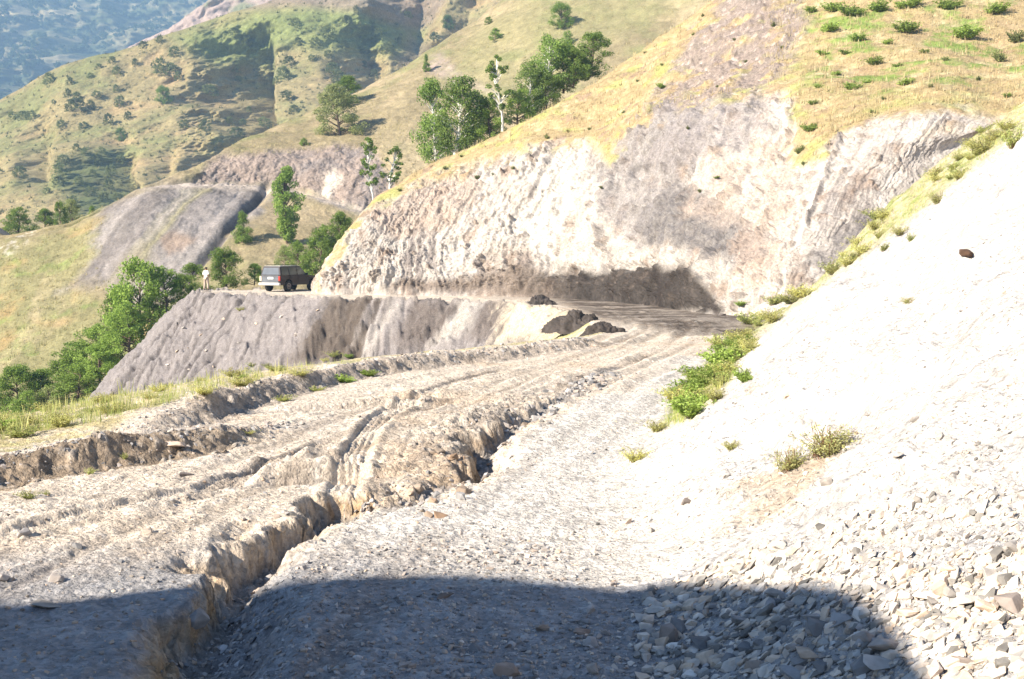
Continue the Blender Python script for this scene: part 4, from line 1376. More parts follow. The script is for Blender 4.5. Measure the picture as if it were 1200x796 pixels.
# --- plants near the road
NEAR = [
    ('green', 812, 488, 58, 34, 'broad green grass clump at the road edge, nearest of the verge'),
    ('green', 845, 432, 46, 34, 'tall green clump in the middle of the road-edge verge'),
    ('green', 874, 446, 30, 22, 'green clump on the talus side of the verge'),
    ('yellow', 838, 470, 36, 22, 'yellowish tuft between the two big green verge clumps'),
    ('green', 868, 410, 34, 26, 'green clump at the far end of the road-edge verge'),
    ('yellow', 905, 378, 36, 26, 'yellow grass clump where the verge climbs the talus'),
    ('yellow', 940, 350, 36, 26, 'yellow grass clump on the talus shoulder, second up from the road'),
    ('weedy', 975, 322, 34, 24, 'grey-green clump halfway up the talus shoulder'),
    ('yellow', 1010, 298, 34, 26, 'yellow grass clump high on the talus shoulder'),
    ('weedy', 1036, 294, 20, 16, 'small reddish-stemmed weed on the talus edge'),
    ('weedy', 1068, 282, 14, 18, 'thin dry weed on the talus below the shoulder'),
    ('twiggy', 1100, 238, 28, 24, 'yellow-green weed with twiggy stems near the top of the talus'),
    ('weedy', 1188, 174, 36, 36, 'dark weed at the top of the talus by the right edge of view'),
    ('yellow', 1150, 180, 40, 28, 'pale yellow grass clump left of the dark weed at the talus top'),
    ('twiggy', 1066, 354, 26, 14, 'small flattened weed alone on the bright talus'),
    ('twiggy', 965, 534, 84, 56, 'large twiggy yellow-green weed on the sunlit talus'),
    ('twiggy', 922, 550, 56, 40, 'smaller twiggy weed left of the large one on the talus'),
    ('yellow', 858, 526, 34, 18, 'thin dry tuft on the lower talus'),
    ('yellow', 745, 540, 40, 26, 'dry straw tuft at the toe of the talus'),
    ('yellow', 770, 505, 36, 22, 'dry straw tuft beside the nearest green verge clump'),
    ('yellow', 291, 508, 22, 9, 'low yellow tuft alone on the bare road surface'),
    ('weedy', 34, 584, 26, 18, 'small green weed in the shade of the near berm'),
    ('weedy', 52, 580, 14, 12, 'tiny weed beside the small one in the berm shade'),
    ('weedy', 106, 556, 16, 14, 'green sprig at the foot of the near berm'),
    ('weedy', 146, 538, 12, 14, 'upright sprig farther along the foot of the near berm'),
    ('weedy', 330, 470, 30, 13, 'green weed patch at the near end of the second berm'),
    ('green', 405, 448, 34, 14, 'green weed patch at the foot of the second berm'),
    ('green', 432, 440, 26, 12, 'green weed patch farther along the second berm'),
    ('weedy', 372, 458, 26, 11, 'low weed at the berm foot between the green patches'),
    ('green', 668, 386, 18, 10, 'green tuft by the dark soil heap at the bend'),
    ('yellow', 285, 452, 44, 20, 'yellow grass clump behind the second berm'),
    ('yellow', 240, 462, 38, 18, 'yellow grass clump behind the near end of the second berm'),
    ('yellow', 350, 440, 36, 14, 'yellow grass clump behind the middle of the second berm'),
    ('yellow', 282, 364, 15, 8, 'yellow tuft high on the grey scree below the car'),
    ('weedy', 25, 512, 50, 26, 'weedy clump on the verge outside the near berm'),
    ('yellow', 70, 500, 46, 26, 'yellow clump on the verge outside the near berm'),
    ('yellow', 130, 484, 44, 22, 'yellow clump on the verge near the gap between the berms'),
]
_rv = random.Random(5)
for _t in range(84):
    f = _rv.random() ** 0.95
    j = _rv.uniform(-16, 12)
    x = np.interp(f, [0, .2, .4, .6, 1], [800, 842, 880, 968, 1195]) + j
    y = np.interp(f, [0, .2, .4, .6, 1], [482, 436, 396, 322, 142]) + j * 0.5 + _rv.uniform(-6, 6)
    sz_ = _rv.uniform(16, 34) * (1.15 - 0.45 * f)
    NEAR.append((_rv.choice(['green', 'green', 'weedy', 'yellow'] if f < 0.35 else ['yellow', 'weedy', 'yellow', 'twiggy']), x, y, sz_ * 1.3, sz_ * 0.75, '*'))
for _t in range(26):
    f = _rv.random()
    x = np.interp(f, [0, .3, .6, 1], [-15, 110, 230, 420]) + _rv.uniform(-8, 8)
    y = np.interp(f, [0, .3, .6, 1], [504, 480, 452, 413]) + _rv.uniform(-9, 5)
    sz_ = _rv.uniform(14, 32) * (1.1 - 0.5 * f)
    NEAR.append((_rv.choice(['yellow', 'weedy', 'yellow', 'green']), x, y, sz_ * 1.5, sz_ * 0.7, '**'))
_q, _h = ground_at([a[1] for a in NEAR], [a[2] for a in NEAR])
for i, (k, px, py, wp, hp, lab) in enumerate(NEAR):
    if not _h[i]:
        continue
    q = _q[i]
    h = px_h(q, hp) * 0.85
    if lab == '**':
        plant_tuft(k, i, 'weed', 'low yellow-green herb clump on the outer verge left of the berms', q - np.array([0, 0, 0.02]), h, wp / hp, 'herb clumps on the outer verge')
        continue
    if lab == '*':
        low = py > 385
        plant_tuft(k, i, 'weed', 'leafy green or yellowing clump of the road-edge verge' if low else 'low yellowish clump on the grassy shoulder of the talus',
                   q - np.array([0, 0, 0.02]), h, wp / hp, 'clumps along the verge' if low else 'clumps up the talus shoulder')
        continue
    plant_tuft(k, i, 'weed', lab, q - np.array([0, 0, 0.02]), h, wp / hp * 1.0)

_gq, _gh = ground_at([-20, 990, 1010, 1150], [500, 505, 500, 210])


# --- grass cover nobody could count
def blades(name, pos, h, lo, hi, per, label, lean=0.35, w=0.012, seed=5, dry=None):
    rng = np.random.default_rng(seed)
    n = len(pos) * per
    p = np.repeat(pos, per, 0) + np.concatenate([rng.normal(0, 0.35, (n, 2)) * np.repeat(h, per)[:, None], np.zeros((n, 1))], 1)
    hh = np.repeat(h, per) * rng.uniform(0.5, 1.2, n)
    a = rng.uniform(0, 6.283, n)
    d = np.stack([np.cos(a), np.sin(a), 0 * a], 1)
    b = rng.uniform(0, 6.283, n)
    s = np.stack([np.cos(b), np.sin(b), 0 * b], 1)
    ww = (w * hh / 0.3)[:, None]
    tip = p + d * (hh * lean * rng.uniform(0.2, 1.2, n))[:, None] + np.array([0, 0, 1.0]) * hh[:, None]
    p = p - np.array([0, 0, 0.03])
    V = np.stack([p - s * ww, p + s * ww, tip], 1).reshape(-1, 3)
    t = np.clip(np.repeat(rng.uniform(0, 1, len(pos)), per) + rng.normal(0, 0.2, n), 0, 1)[:, None]
    c = np.array(lo) + (np.array(hi) - np.array(lo)) * t
    o = mesh_from(name, V, np.arange(3 * n).reshape(n, 3), M_BLADE, np.repeat(c, 3, 0), smooth=False)
    tag(o, label, None, None, 'stuff')
    return o


def rand_px(polys, n, rng):
    out = []
    poly = np.array(polys, float)
    lo, hi = poly.min(0), poly.max(0)
    while len(out) < n:
        c = rng.uniform(lo, hi, (n * 3, 2))
        m = inside(c[:, 0], c[:, 1], poly)
        out.extend(c[m].tolist())
    return np.array(out[:n])


_r = np.random.default_rng(3)
# left verge outside the berms
a = rand_px([(-30, 505), (0, 492), (60, 474), (150, 458), (240, 438), (330, 422), (430, 408), (420, 420), (300, 447), (190, 474), (110, 495), (0, 516), (-30, 526)], 1500, _r)
q, h = ground_at(a[:, 0], a[:, 1])
q = q[h & (q[:, 1] < 45)]
blades('verge_grass', q, _r.uniform(0.03, 0.2, len(q)) * (0.5 + _r.uniform(0, 1, len(q)) ** 2), (0.25, 0.32, 0.09), (0.52, 0.48, 0.22), 6, 'dry yellow-green grass on the outer verge of the road', seed=7)
# right verge and talus shoulder
a = rand_px([(782, 500), (800, 458), (852, 405), (875, 382), (925, 318), (1040, 230), (1150, 140), (1200, 100), (1200, 150), (1130, 205), (1050, 268), (975, 322), (905, 378), (868, 408), (858, 445), (815, 490)], 1500, _r)
q, h = ground_at(a[:, 0], a[:, 1])
q = q[h & (q[:, 1] < 48)]
blades('verge_grass', q, _r.uniform(0.03, 0.17, len(q)), (0.22, 0.30, 0.06), (0.52, 0.48, 0.19), 7, 'yellow-green grass along the right road edge and up the talus shoulder', seed=8)


def scatter_on(V, rng, n, keep):
    W = V.reshape(-1, 3)
    px, py = proj(W)
    ok = np.nonzero((px > -20) & (px < 1220) & (py > -15) & (py < 700) & keep(px, py))[0]
    # even in the picture: thin out by cell
    k = rng.choice(ok, min(n * 4, len(ok)), replace=False)
    cell = (px[k] // 5).astype(int) * 4000 + (py[k] // 5).astype(int)
    _, first = np.unique(cell, return_index=True)
    k = k[first]
    return W[rng.permutation(k)[:n]]


def veg_hill(px, py):
    line = np.interp(px, [420, 470, 520, 600, 690, 712, 742, 785, 880, 925, 930, 955, 985, 1070, 1140, 1200], [238, 215, 190, 168, 160, 180, 145, 122, 106, 104, 145, 185, 150, 126, 122, 130])
    return (py < line) & ~((px > 770) & (px < 900) & (py > -20) & (py < 105) & (px + py * 0.8 > 850))


q = scatter_on(HV, _r, 7000, veg_hill)
blades('dry_grass', q, _r.uniform(0.12, 0.42, len(q)), (0.44, 0.33, 0.17), (0.66, 0.56, 0.33), 6, 'dry golden grass over the hillside above the cliff', w=0.022, seed=9)
q = scatter_on(SV, _r, 9000, lambda px, py: ~((px > 120) & (px < 440) & (py > 180) & (py < 330) & (px + py * 1.1 > 400)))
blades('dry_grass', q, _r.uniform(0.15, 0.5, len(q)), (0.27, 0.26, 0.10), (0.52, 0.43, 0.22), 5, 'dry grass and low herbs over the middle hill', w=0.03, seed=10)
q = scatter_on(EV, _r, 2600, lambda px, py: py < 260)
blades('scrub_vegetation', q, _r.uniform(0.5, 1.5, len(q)), (0.10, 0.115, 0.045), (0.22, 0.20, 0.09), 7, 'low scrub too small to count on the gullied hill', w=0.07, lean=0.6, seed=12)


def far_wood():
    rng = np.random.default_rng(77)
    W = FV.reshape(-1, 3)
    px, py = proj(W)
    m = (px > -30) & (px < 420) & (py > -20) & (py < 140) & (fbm(W.astype(np.float32), 0.009, 3, off=91) > rng.uniform(-0.5, 0.45, len(W)))
    k = rng.choice(np.nonzero(m)[0], 1500, replace=False)
    V, C = [], []
    per = 26
    c = np.repeat(W[k], per, 0)
    s = np.repeat(rng.uniform(4.5, 11, len(k)), per)
    d = rng.normal(size=(len(c), 3))
    d /= np.linalg.norm(d, axis=1, keepdims=True)
    d[:, 2] = np.abs(d[:, 2]) * 0.9
    cen = c + d * (s * rng.uniform(0.5, 1, len(c)))[:, None]
    v, f = leaf_quads(cen, s * 0.42, rng)
    col = np.array((0.03, 0.05, 0.02)) + np.array((0.05, 0.06, 0.025)) * rng.uniform(0, 1, (len(cen), 1))
    o = mesh_from('woodland', v, f, M_LEAF, np.repeat(col, 4, 0), smooth=False)
    tag(o, 'scattered dark woodland over the hazy blue mountain side', None, None, 'stuff')


far_wood()


# ================================================================== stones
def hull_rock(seed, npts=15, flat=0.6):
    rng = np.random.default_rng(seed)
    d = rng.normal(size=(npts, 3))
    d /= np.abs(d).max(axis=1, keepdims=True) ** 0.7 * np.linalg.norm(d, axis=1, keepdims=True) ** 0.3
    p = d * rng.uniform(0.72, 1.0, (npts, 1)) * np.array([1.0, rng.uniform(0.6, 0.9), flat * rng.uniform(0.7, 1.1)]) * 0.5
    bm = bmesh.new()
    for q in p:
        bm.verts.new(q)
    r = bmesh.ops.convex_hull(bm, input=bm.verts)
    bmesh.ops.delete(bm, geom=[e for e in r['geom_interior'] if isinstance(e, bmesh.types.BMVert)], context='VERTS')
    bmesh.ops.triangulate(bm, faces=bm.faces[:])
    bm.verts.ensure_lookup_table()
    bm.verts.index_update()
    V = np.array([v.co[:] for v in bm.verts])
    Fc = np.array([[v.index for v in f.verts] for f in bm.faces])
    bm.free()
    return V, Fc


def big_rock(seed, flat=0.7):
    """angular stone with chipped, uneven faces"""
    V, Fc = hull_rock(seed, 18, flat)
    bm = bmesh.new()
    vs = [bm.verts.new(v) for v in V]
    for f in Fc:
        bm.faces.new([vs[i] for i in f])
    bmesh.ops.recalc_face_normals(bm, faces=bm.faces[:])
    bmesh.ops.bevel(bm, geom=bm.edges[:], offset=0.012, segments=1, affect='EDGES', profile=0.5, clamp_overlap=True)
    bmesh.ops.triangulate(bm, faces=bm.faces[:])
    bmesh.ops.subdivide_edges(bm, edges=bm.edges[:], cuts=1, use_grid_fill=True)
    W = np.array([v.co[:] for v in bm.verts])
    nz = fbm(W.astype(np.float32), 4.0, 3, off=seed * 1.7)
    for v, k in zip(bm.verts, nz):
        v.co *= 1 + 0.07 * float(k)
    bm.verts.index_update()
    bmesh.ops.triangulate(bm, faces=bm.faces[:])
    V = np.array([v.co[:] for v in bm.verts])
    Fc = np.array([[v.index for v in f.verts] for f in bm.faces])
    bm.free()
    return V, Fc


SMALL = [hull_rock(500 + i, 12 + i % 5, 0.6 + 0.1 * (i % 4)) for i in range(12)]
BIG = [big_rock(540 + i, 0.5 + 0.1 * (i % 4)) for i in range(9)]


def slope_tilt(q):
    e = 0.15
    zx = (ground_z(q[:, 0] + e, q[:, 1]) - ground_z(q[:, 0] - e, q[:, 1])) / (2 * e)
    zy = (ground_z(q[:, 0], q[:, 1] + e) - ground_z(q[:, 0], q[:, 1] - e)) / (2 * e)
    return np.clip(zx, -1.2, 1.2), np.clip(zy, -1.2, 1.2)


def gravel(name, q, size, mat, label, seed):
    rng = np.random.default_rng(seed)
    zx, zy = slope_tilt(q)
    keep = np.hypot(zx, zy) < 1.0
    q, size, zx, zy = q[keep], size[keep], np.clip(zx[keep], -0.45, 0.45), np.clip(zy[keep], -0.45, 0.45)
    Vs, Fs, off = [], [], 0
    var = rng.integers(0, len(SMALL), len(q))
    for k, (v, f) in enumerate(SMALL):
        idx = np.nonzero(var == k)[0]
        if not len(idx):
            continue
        a = rng.uniform(0, 6.283, len(idx))
        ca, sa = np.cos(a), np.sin(a)
        s = size[idx]
        x = (v[None, :, 0] * ca[:, None] - v[None, :, 1] * sa[:, None]) * s[:, None]
        y = (v[None, :, 0] * sa[:, None] + v[None, :, 1] * ca[:, None]) * s[:, None]
        z = v[None, :, 2] * (s * rng.uniform(0.7, 1.2, len(idx)))[:, None]
        z = z + x * zx[idx][:, None] + y * zy[idx][:, None] + (0.10 * s)[:, None]
        Vs.append((np.stack([x, y, z], -1) + q[idx][:, None, :]).reshape(-1, 3))
        Fs.append((f[None] + (np.arange(len(idx)) * len(v))[:, None, None]).reshape(-1, 3) + off)
        off += len(idx) * len(v)
    o = mesh_from(name, np.concatenate(Vs), np.concatenate(Fs), mat, smooth=False)
    tag(o, label, None, None, 'stuff')
    return o


def px_size(q, s):
    return s * q[:, 1] / F


_r = np.random.default_rng(21)
spots, sz = [], []
gsets = {'talus': ([], []), 'road': ([], []), 'shade': ([], [])}
for key, poly, n, lo, hi in (('talus', [(400, 690), (760, 590), (1210, 430), (1210, 800), (600, 800)], 5200, 2.0, 9),
                        ('talus', [(760, 690), (1000, 600), (1210, 560), (1210, 800), (740, 800)], 7000, 2.2, 22),
                        ('talus', [(520, 640), (700, 470), (870, 440), (1210, 250), (1210, 450), (780, 600)], 3000, 1.6, 5),
                        ('road', [(-10, 560), (420, 470), (640, 440), (560, 600), (250, 800), (-10, 800)], 2800, 1.4, 8),
                        ('shade', [(250, 800), (290, 690), (420, 630), (560, 610), (640, 640), (760, 700), (760, 800)], 5200, 1.8, 11),
                        ('road', [(420, 470), (640, 400), (840, 395), (700, 480), (560, 600)], 1300, 1.3, 4)):
    a = rand_px(poly, n, _r)
    q, h = ground_at(a[:, 0], a[:, 1], 3.5, 60)
    k = h & (q[:, 1] < 42)
    dens = fbm(np.stack([q[:, 0], q[:, 1], 0 * q[:, 0]], -1).astype(np.float32), 0.9, 3, off=7.7)
    k &= dens > _r.uniform(-0.75, 0.25, n)
    s = lo + (hi - lo) * _r.uniform(0, 1, n) ** 4.2 * (1 + 0.8 * np.clip(dens, -.5, 1)) * np.interp(a[:, 1], [450, 600, 690, 790], [0.8, 0.75, 0.9, 1.25])
    gsets[key][0].append(q[k])
    gsets[key][1].append(px_size(q, s)[k])
for key, mt, lab in (('talus', rock_mat('talus_stone', (0.46, 0.43, 0.39), dark=0.28), 'loose pale gravel over the talus on the right'), ('road', rock_mat('road_stone', (0.36, 0.32, 0.28)), 'loose buff gravel over the road'),
                     ('shade', M_ROCK, 'loose grey gravel over the shaded foreground')):
    gravel('gravel', np.concatenate(gsets[key][0]), np.concatenate(gsets[key][1]), mt, lab, 31)
spots, sz = [], []
for line, wd, n, lo, hi in ((BERM1, 0.30, 700, 1.8, 8), (BERM2, 0.35, 900, 1.5, 6), (TRENCH, 0.22, 1100, 2.5, 14), (TRENCH, 0.7, 800, 2, 8)):
    t = _r.uniform(0, len(line) - 1, n)
    p = catmull(line, t)[:, :2] + _r.normal(0, wd, (n, 2)) * 0.7
    if line is TRENCH:
        p[:, 0] += 0.08
    q = np.concatenate([p, ground_z(p[:, 0], p[:, 1])[:, None]], 1)
    q = q[(q[:, 1] > 4)]
    s = lo + (hi - lo) * _r.uniform(0, 1, len(q)) ** 2.5
    spots.append(q)
    sz.append(px_size(q, s))
gravel('rubble', np.concatenate(spots), np.concatenate(sz), M_ROCK, 'broken rubble along the berms and in the erosion trench', 32)

ROCK_OBJ = {}


def put_rock(i, pos, size, label, group=None, mat=None, name='stone', rot=None, sc=(1, 1, 1), cat='stone'):
    k = (i % len(BIG), mat.name if mat else '')
    if k not in ROCK_OBJ:
        v, f = BIG[i % len(BIG)]
        o = mesh_from(name, v, f, mat or M_ROCK, smooth=False)
        ROCK_OBJ[k] = o
    else:
        o = ROCK_OBJ[k].copy()
        o.name = name
        COL.objects.link(o)
        for kk in ('label', 'category', 'group'):
            if kk in o:
                del o[kk]
    o.location = tuple(pos)
    o.rotation_euler = rot or ((i * 0.7) % 0.7 - 0.35, (i * 0.37) % 0.6 - 0.3, (i * 2.399) % 6.28)
    o.scale = (size * sc[0], size * sc[1], size * sc[2])
    tag(o, label, cat, group)
    return o


ZONES = [
    ([(790, 700), (960, 695), (1040, 760), (1070, 800), (800, 800)], 78, 12, 38, 'grey angular stone in the shaded rubble at the foot of the talus', 'stones in the shaded rubble', M_ROCK),
    ([(1010, 690), (1210, 620), (1210, 800), (1090, 800)], 62, 10, 32, 'pale broken stone in the sunlit rubble beside the shadow edge', 'stones in the sunlit rubble', M_PALEROCK),
    ([(620, 640), (900, 560), (1210, 460), (1210, 640), (980, 680), (760, 675)], 50, 6, 18, 'small pale stone scattered on the lower sunlit talus', 'stones on the lower talus', M_PALEROCK),
    ([(900, 480), (1210, 260), (1210, 470), (950, 570)], 26, 5, 12, 'small pale stone high on the sunlit talus', 'stones on the upper talus', M_PALEROCK),
    ([(380, 700), (760, 700), (780, 800), (330, 800)], 26, 8, 22, 'flat grey stone on the shaded ground in front', 'stones on the shaded ground', M_ROCK),
    ([(0, 620), (240, 560), (300, 600), (180, 680), (0, 690)], 14, 7, 20, 'grey stone on the gravelly left side of the road', 'stones on the left of the road', M_ROCK),
]
M_CLOD = rock_mat('dried_mud', (0.24, 0.195, 0.155))
ZONES.append(([(470, 600), (500, 530), (560, 510), (580, 540), (550, 590), (520, 610)], 22, 7, 20, 'broken clod of dried mud beside the deep hole of the trench', 'mud clods by the trench', M_CLOD))
i = 0
for poly, n, lo, hi, lab, gr, mt in ZONES:
    a = rand_px(poly, n, _r)
    q, h = ground_at(a[:, 0], a[:, 1], 3.5, 60)
    for p, ok in zip(q, h):
        if ok:
            s = (lo + (hi - lo) * random.random() ** 2.6) * p[1] / F * 1.15
            put_rock(i, p + np.array([0, 0, 0.10 * s]), s, lab, gr, mt)
            i += 1
M_HOLLOW = rock_mat('shaded_hollow_brown', (0.07, 0.045, 0.032))  # shade of a hollow in the talus, painted as dark brown
M_RUST = rock_mat('rusty_stone', (0.24, 0.20, 0.175))
NAMED = [(784, 752, 34, 'rusty_stone', 'upright blocky rusty-faced stone at the right end of the shaded ground', (0.75, 0.8, 1.9), M_RUST),
         (945, 772, 42, 'grey', 'largest pale grey block in the shaded rubble', (1.15, 0.8, 0.9), M_PALEROCK),
         (1040, 780, 50, 'flat', 'broad flat slab straddling the edge of the shadow', (1.3, 0.9, 0.5), M_PALEROCK),
         (1186, 712, 46, 'rusty', 'big brown-red boulder at the right edge of view', (1.1, 1.0, 1.0), M_RUST),
         (1130, 776, 44, 'flat', 'rust-brown flat slab in the lower right corner', (1.3, 0.8, 0.5), M_RUST),
         (1090, 700, 34, 'pale', 'pale block in the sunlit rubble above the lower right slabs', (1.2, 0.9, 0.9), M_PALEROCK),
         (805, 590, 17, 'dark', 'dark brown stone alone at the toe of the sunlit talus', (1.0, 0.9, 1.0), M_RUST),
         (1132, 300, 25, 'dark', 'dark brown slab standing in for a shaded hollow in the bright upper talus', (1.4, 0.9, 0.6), M_HOLLOW),
         (590, 790, 34, 'buff', 'buff stone at the bottom edge of the shaded ground', (1.2, 0.8, 0.8), M_RUST),
         (682, 742, 22, 'rust', 'small rust-coloured stone on the shaded ground', (1.3, 0.8, 0.6), M_RUST),
         (520, 700, 26, 'rust', 'flat rusty sliver just inside the shadow edge', (1.6, 0.7, 0.4), M_RUST),
         (52, 708, 44, 'slab', 'thin pale slab lying at the shadow edge on the left', (1.4, 0.9, 0.28), M_PALEROCK),
         (200, 522, 28, 'slab', 'flat pale stone on the road beside the berm gap', (1.3, 0.8, 0.45), M_PALEROCK),
         (217, 557, 18, 'brown', 'small dark brown stone on the bare road', (1.3, 0.8, 0.6), M_RUST),
         (668, 384, 22, 'block', 'pale tan block below the dark soil heap', (1.3, 0.9, 0.8), M_PALEROCK),
         (640, 388, 18, 'block', 'pale block left of the dark soil heap', (1.3, 0.9, 0.7), M_PALEROCK),
         (230, 735, 40, 'chunk', 'big grey chunk lodged in the near end of the trench', (1.0, 0.9, 0.9), M_ROCK),
         (540, 585, 20, 'chunk', 'grey chunk in the deepest bend of the trench', (1.0, 0.9, 0.9), M_ROCK)]
q, h = ground_at([a[0] for a in NAMED], [a[1] for a in NAMED], 3.5, 70)
for (px, py, w_, nm, lab, scl, mt), p, ok in zip(NAMED, q, h):
    s = w_ * p[1] / F
    put_rock(i, p + np.array([0, 0, 0.12 * s * scl[2]]), s * 1.05, lab, None, mt, sc=scl, rot=(0.1, 0.05, (i * 0.9) % 3))
    i += 1
# blocks fallen to the foot of the cliff
_fx = _r.uniform(395, 860, 46)
_fy = np.interp(_fx, [395, 560, 700, 800, 860], [338.5, 339, 346, 356, 371]) + _r.uniform(-1.0, 2.0, 46)
q, h = ground_at(_fx, _fy, 40, 110)
for p, ok, fx in zip(q, h, _fx):
    if ok:
        s = (3.5 + 9 * random.random() ** 3) * p[1] / F
        put_rock(i, p + np.array([0, 0, 0.1 * s]), s, 'small block fallen to the foot of the cliff along the far road', 'fallen blocks at the cliff foot', M_PALEROCK if fx < 640 else M_RUST)
        i += 1
# pale stones on the far scree
a = [(215, 386), (236, 393), (221, 408), (222, 434), (241, 412), (208, 412), (347, 392), (262, 373), (300, 380), (330, 372), (196, 428), (280, 402), (318, 405), (250, 430), (372, 364)]
q, h = ground_at([b[0] for b in a], [b[1] for b in a], 30, 120)
for p, ok in zip(q, h):
    if ok:
        s = random.uniform(4, 7) * p[1] / F
        put_rock(i, p + np.array([0, 0, 0.1 * s]), s, 'pale stone lying on the grey scree below the far road', 'pale stones on the scree', M_PALEROCK)
        i += 1
p = P(6, 276, 181)
put_rock(3, p, px_h(p, 30), 'grey boulder on the left brow beside the bright bushes', None, M_ROCK, name='boulder', sc=(1.2, 1, 1))


# ================================================================== dark soil heaps at the bend
def soil_heap(px, py, wpx, hpx, label, seed, ang):
    q, h = ground_at([px], [py], 20, 110)
    q = q[0]
    w_, hh = px_h(q, wpx), px_h(q, hpx)
    R_, A_ = np.meshgrid(np.linspace(0, 1, 70), np.linspace(0, 2 * math.pi, 161)[:-1], indexing='ij')
    x = R_ * np.cos(A_) * w_ * 0.8
    y = R_ * np.sin(A_) * w_ * 0.42
    z = hh * 0.58 * (1 - R_ ** 1.6) ** 1.3 - 0.25 * R_ ** 6
    p = np.stack([x, y, z], -1)
    nz = fbm(p.astype(np.float32), 2.2, 4, 0.6, off=seed)
    n2 = fbm(p.astype(np.float32), 6.0, 3, 0.6, off=seed + 5)
    p = p * (1 + 0.45 * nz * (1 - 0.4 * R_))[..., None]
    p[..., 2] += (0.10 * fbm(p.astype(np.float32), 3.5, 4, 0.55, off=seed + 5) + 0.22 * nz) * hh
    nr, nc = R_.shape
    i_ = np.arange(nr * nc).reshape(nr, nc)
    j = np.roll(i_, -1, 1)
    f = np.stack([i_[:-1], i_[1:], j[1:], j[:-1]], -1).reshape(-1, 4)
    o = mesh_from('soil_heap', p, f, M_DARKSOIL)
    o.location = tuple(q)
    o.rotation_euler = (0, 0, ang)
    tag(o, label, 'soil heap')


soil_heap(632, 357, 32, 18, 'small black heap of soil on the outer edge of the far road', 3, 0.1)
soil_heap(678, 383, 58, 30, 'larger dark soil heap at the bend where the berm ends', 9, -0.5)
soil_heap(706, 389, 40, 17, 'lumpy dark soil spill in front of the larger heap', 15, 0.3)


# ================================================================== the parked car
M_PAINT = plain_mat('black_paint', (0.026, 0.016, 0.014), 0.28, 0.0, 0.5, 0.2, 3)
M_LITROOF = plain_mat('sunlit_roof', (0.5, 0.49, 0.47), 0.5, 0.0, 0.4, 0.15, 3)  # brightness of the sun on the roof painted in as pale grey
M_LITREAR = plain_mat('sky_lit_tailgate', (0.085, 0.09, 0.10), 0.45, 0.0, 0.5, 0.25, 2)  # grey-blue light on the rear painted into the tailgate colour
M_GLASS = plain_mat('dark_glass', (0.09, 0.10, 0.085), 0.08, 0.0, 0.6, 0.1, 2)
M_DUSTSKYGLASS = plain_mat('dusty_sky_lit_glass', (0.075, 0.085, 0.1), 0.25, 0.0, 0.6, 0.2, 2)  # dust on the rear glass, with reflected sky mixed into the colour
M_TYRE = plain_mat('black_rubber', (0.02, 0.019, 0.018), 0.85)
M_RIM = plain_mat('dusty_rim', (0.22, 0.19, 0.17), 0.5, 0.4)
M_CHROME = plain_mat('pale_bumper', (0.40, 0.39, 0.37), 0.35, 0.3)
M_RED = plain_mat('red_lamp', (0.32, 0.03, 0.02), 0.3)
M_CREAM = plain_mat('sunlit_cream', (0.62, 0.52, 0.36), 0.6)  # sunlit look of the left tail lamp painted in, unlike the red one
M_PLATE = plain_mat('white_plate', (0.7, 0.7, 0.68), 0.5)
M_TRIM = plain_mat('black_trim', (0.03, 0.03, 0.03), 0.6)


def prism(prof, hw):
    """closed side outline (y, z) extruded across the car; hw(y, z) gives the half width"""
    n = len(prof)
    V = [(-hw(y, z), y, z) for y, z in prof] + [(hw(y, z), y, z) for y, z in prof]
    Fc = [tuple(range(n)), tuple(range(2 * n - 1, n - 1, -1))]
    for k in range(n):
        k2 = (k + 1) % n
        Fc.append((k2, k, k + n, k2 + n))
    return V, Fc


def slab(quad, thick, nrm):
    q = [Vector(v) for v in quad]
    d = Vector(nrm).normalized() * thick
    V = [tuple(v) for v in q] + [tuple(v + d) for v in q]
    m = len(q)
    Fc = [tuple(range(m)), tuple(range(2 * m - 1, m - 1, -1))] + [(k, (k + 1) % m, (k + 1) % m + m, k + m) for k in range(m)]
    return V, Fc


def box(x0, x1, y0, y1, z0, z1, b=0.02):
    bm = bmesh.new()
    bmesh.ops.create_cube(bm, size=1)
    for v in bm.verts:
        v.co = Vector(((x0 + x1) / 2 + v.co.x * (x1 - x0), (y0 + y1) / 2 + v.co.y * (y1 - y0), (z0 + z1) / 2 + v.co.z * (z1 - z0)))
    bmesh.ops.bevel(bm, geom=bm.edges[:], offset=b, segments=2, affect='EDGES', profile=0.5, clamp_overlap=True)
    bm.verts.index_update()
    V = [v.co[:] for v in bm.verts]
    Fc = [tuple(v.index for v in f.verts) for f in bm.faces]
    bm.free()
    return V, Fc


def lathe_x(prof, seg=28):
    """profile (x, r) turned round the x axis"""
    V, Fc = [], []
    for x, r in prof:
        for k in range(seg):
            t = 2 * math.pi * k / seg
            V.append((x, r * math.cos(t), r * math.sin(t)))
    for i in range(len(prof) - 1):
        for k in range(seg):
            k2 = (k + 1) % seg
            Fc.append((i * seg + k, i * seg + k2, (i + 1) * seg + k2, (i + 1) * seg + k))
    Fc.append(tuple(range(seg)))
    Fc.append(tuple(range(len(prof) * seg - 1, (len(prof) - 1) * seg - 1, -1)))
    return V, Fc


def fix(o):
    bm = bmesh.new()
    bm.from_mesh(o.data)
    bmesh.ops.recalc_face_normals(bm, faces=bm.faces[:])
    bm.to_mesh(o.data)
    bm.free()
    return o


def part(name, vf, mat, parent, smooth=False, label=None):
    o = fix(mesh_from(name, vf[0], vf[1], mat, smooth=smooth, parent=parent))
    if label:
        o['label'] = label
    return o


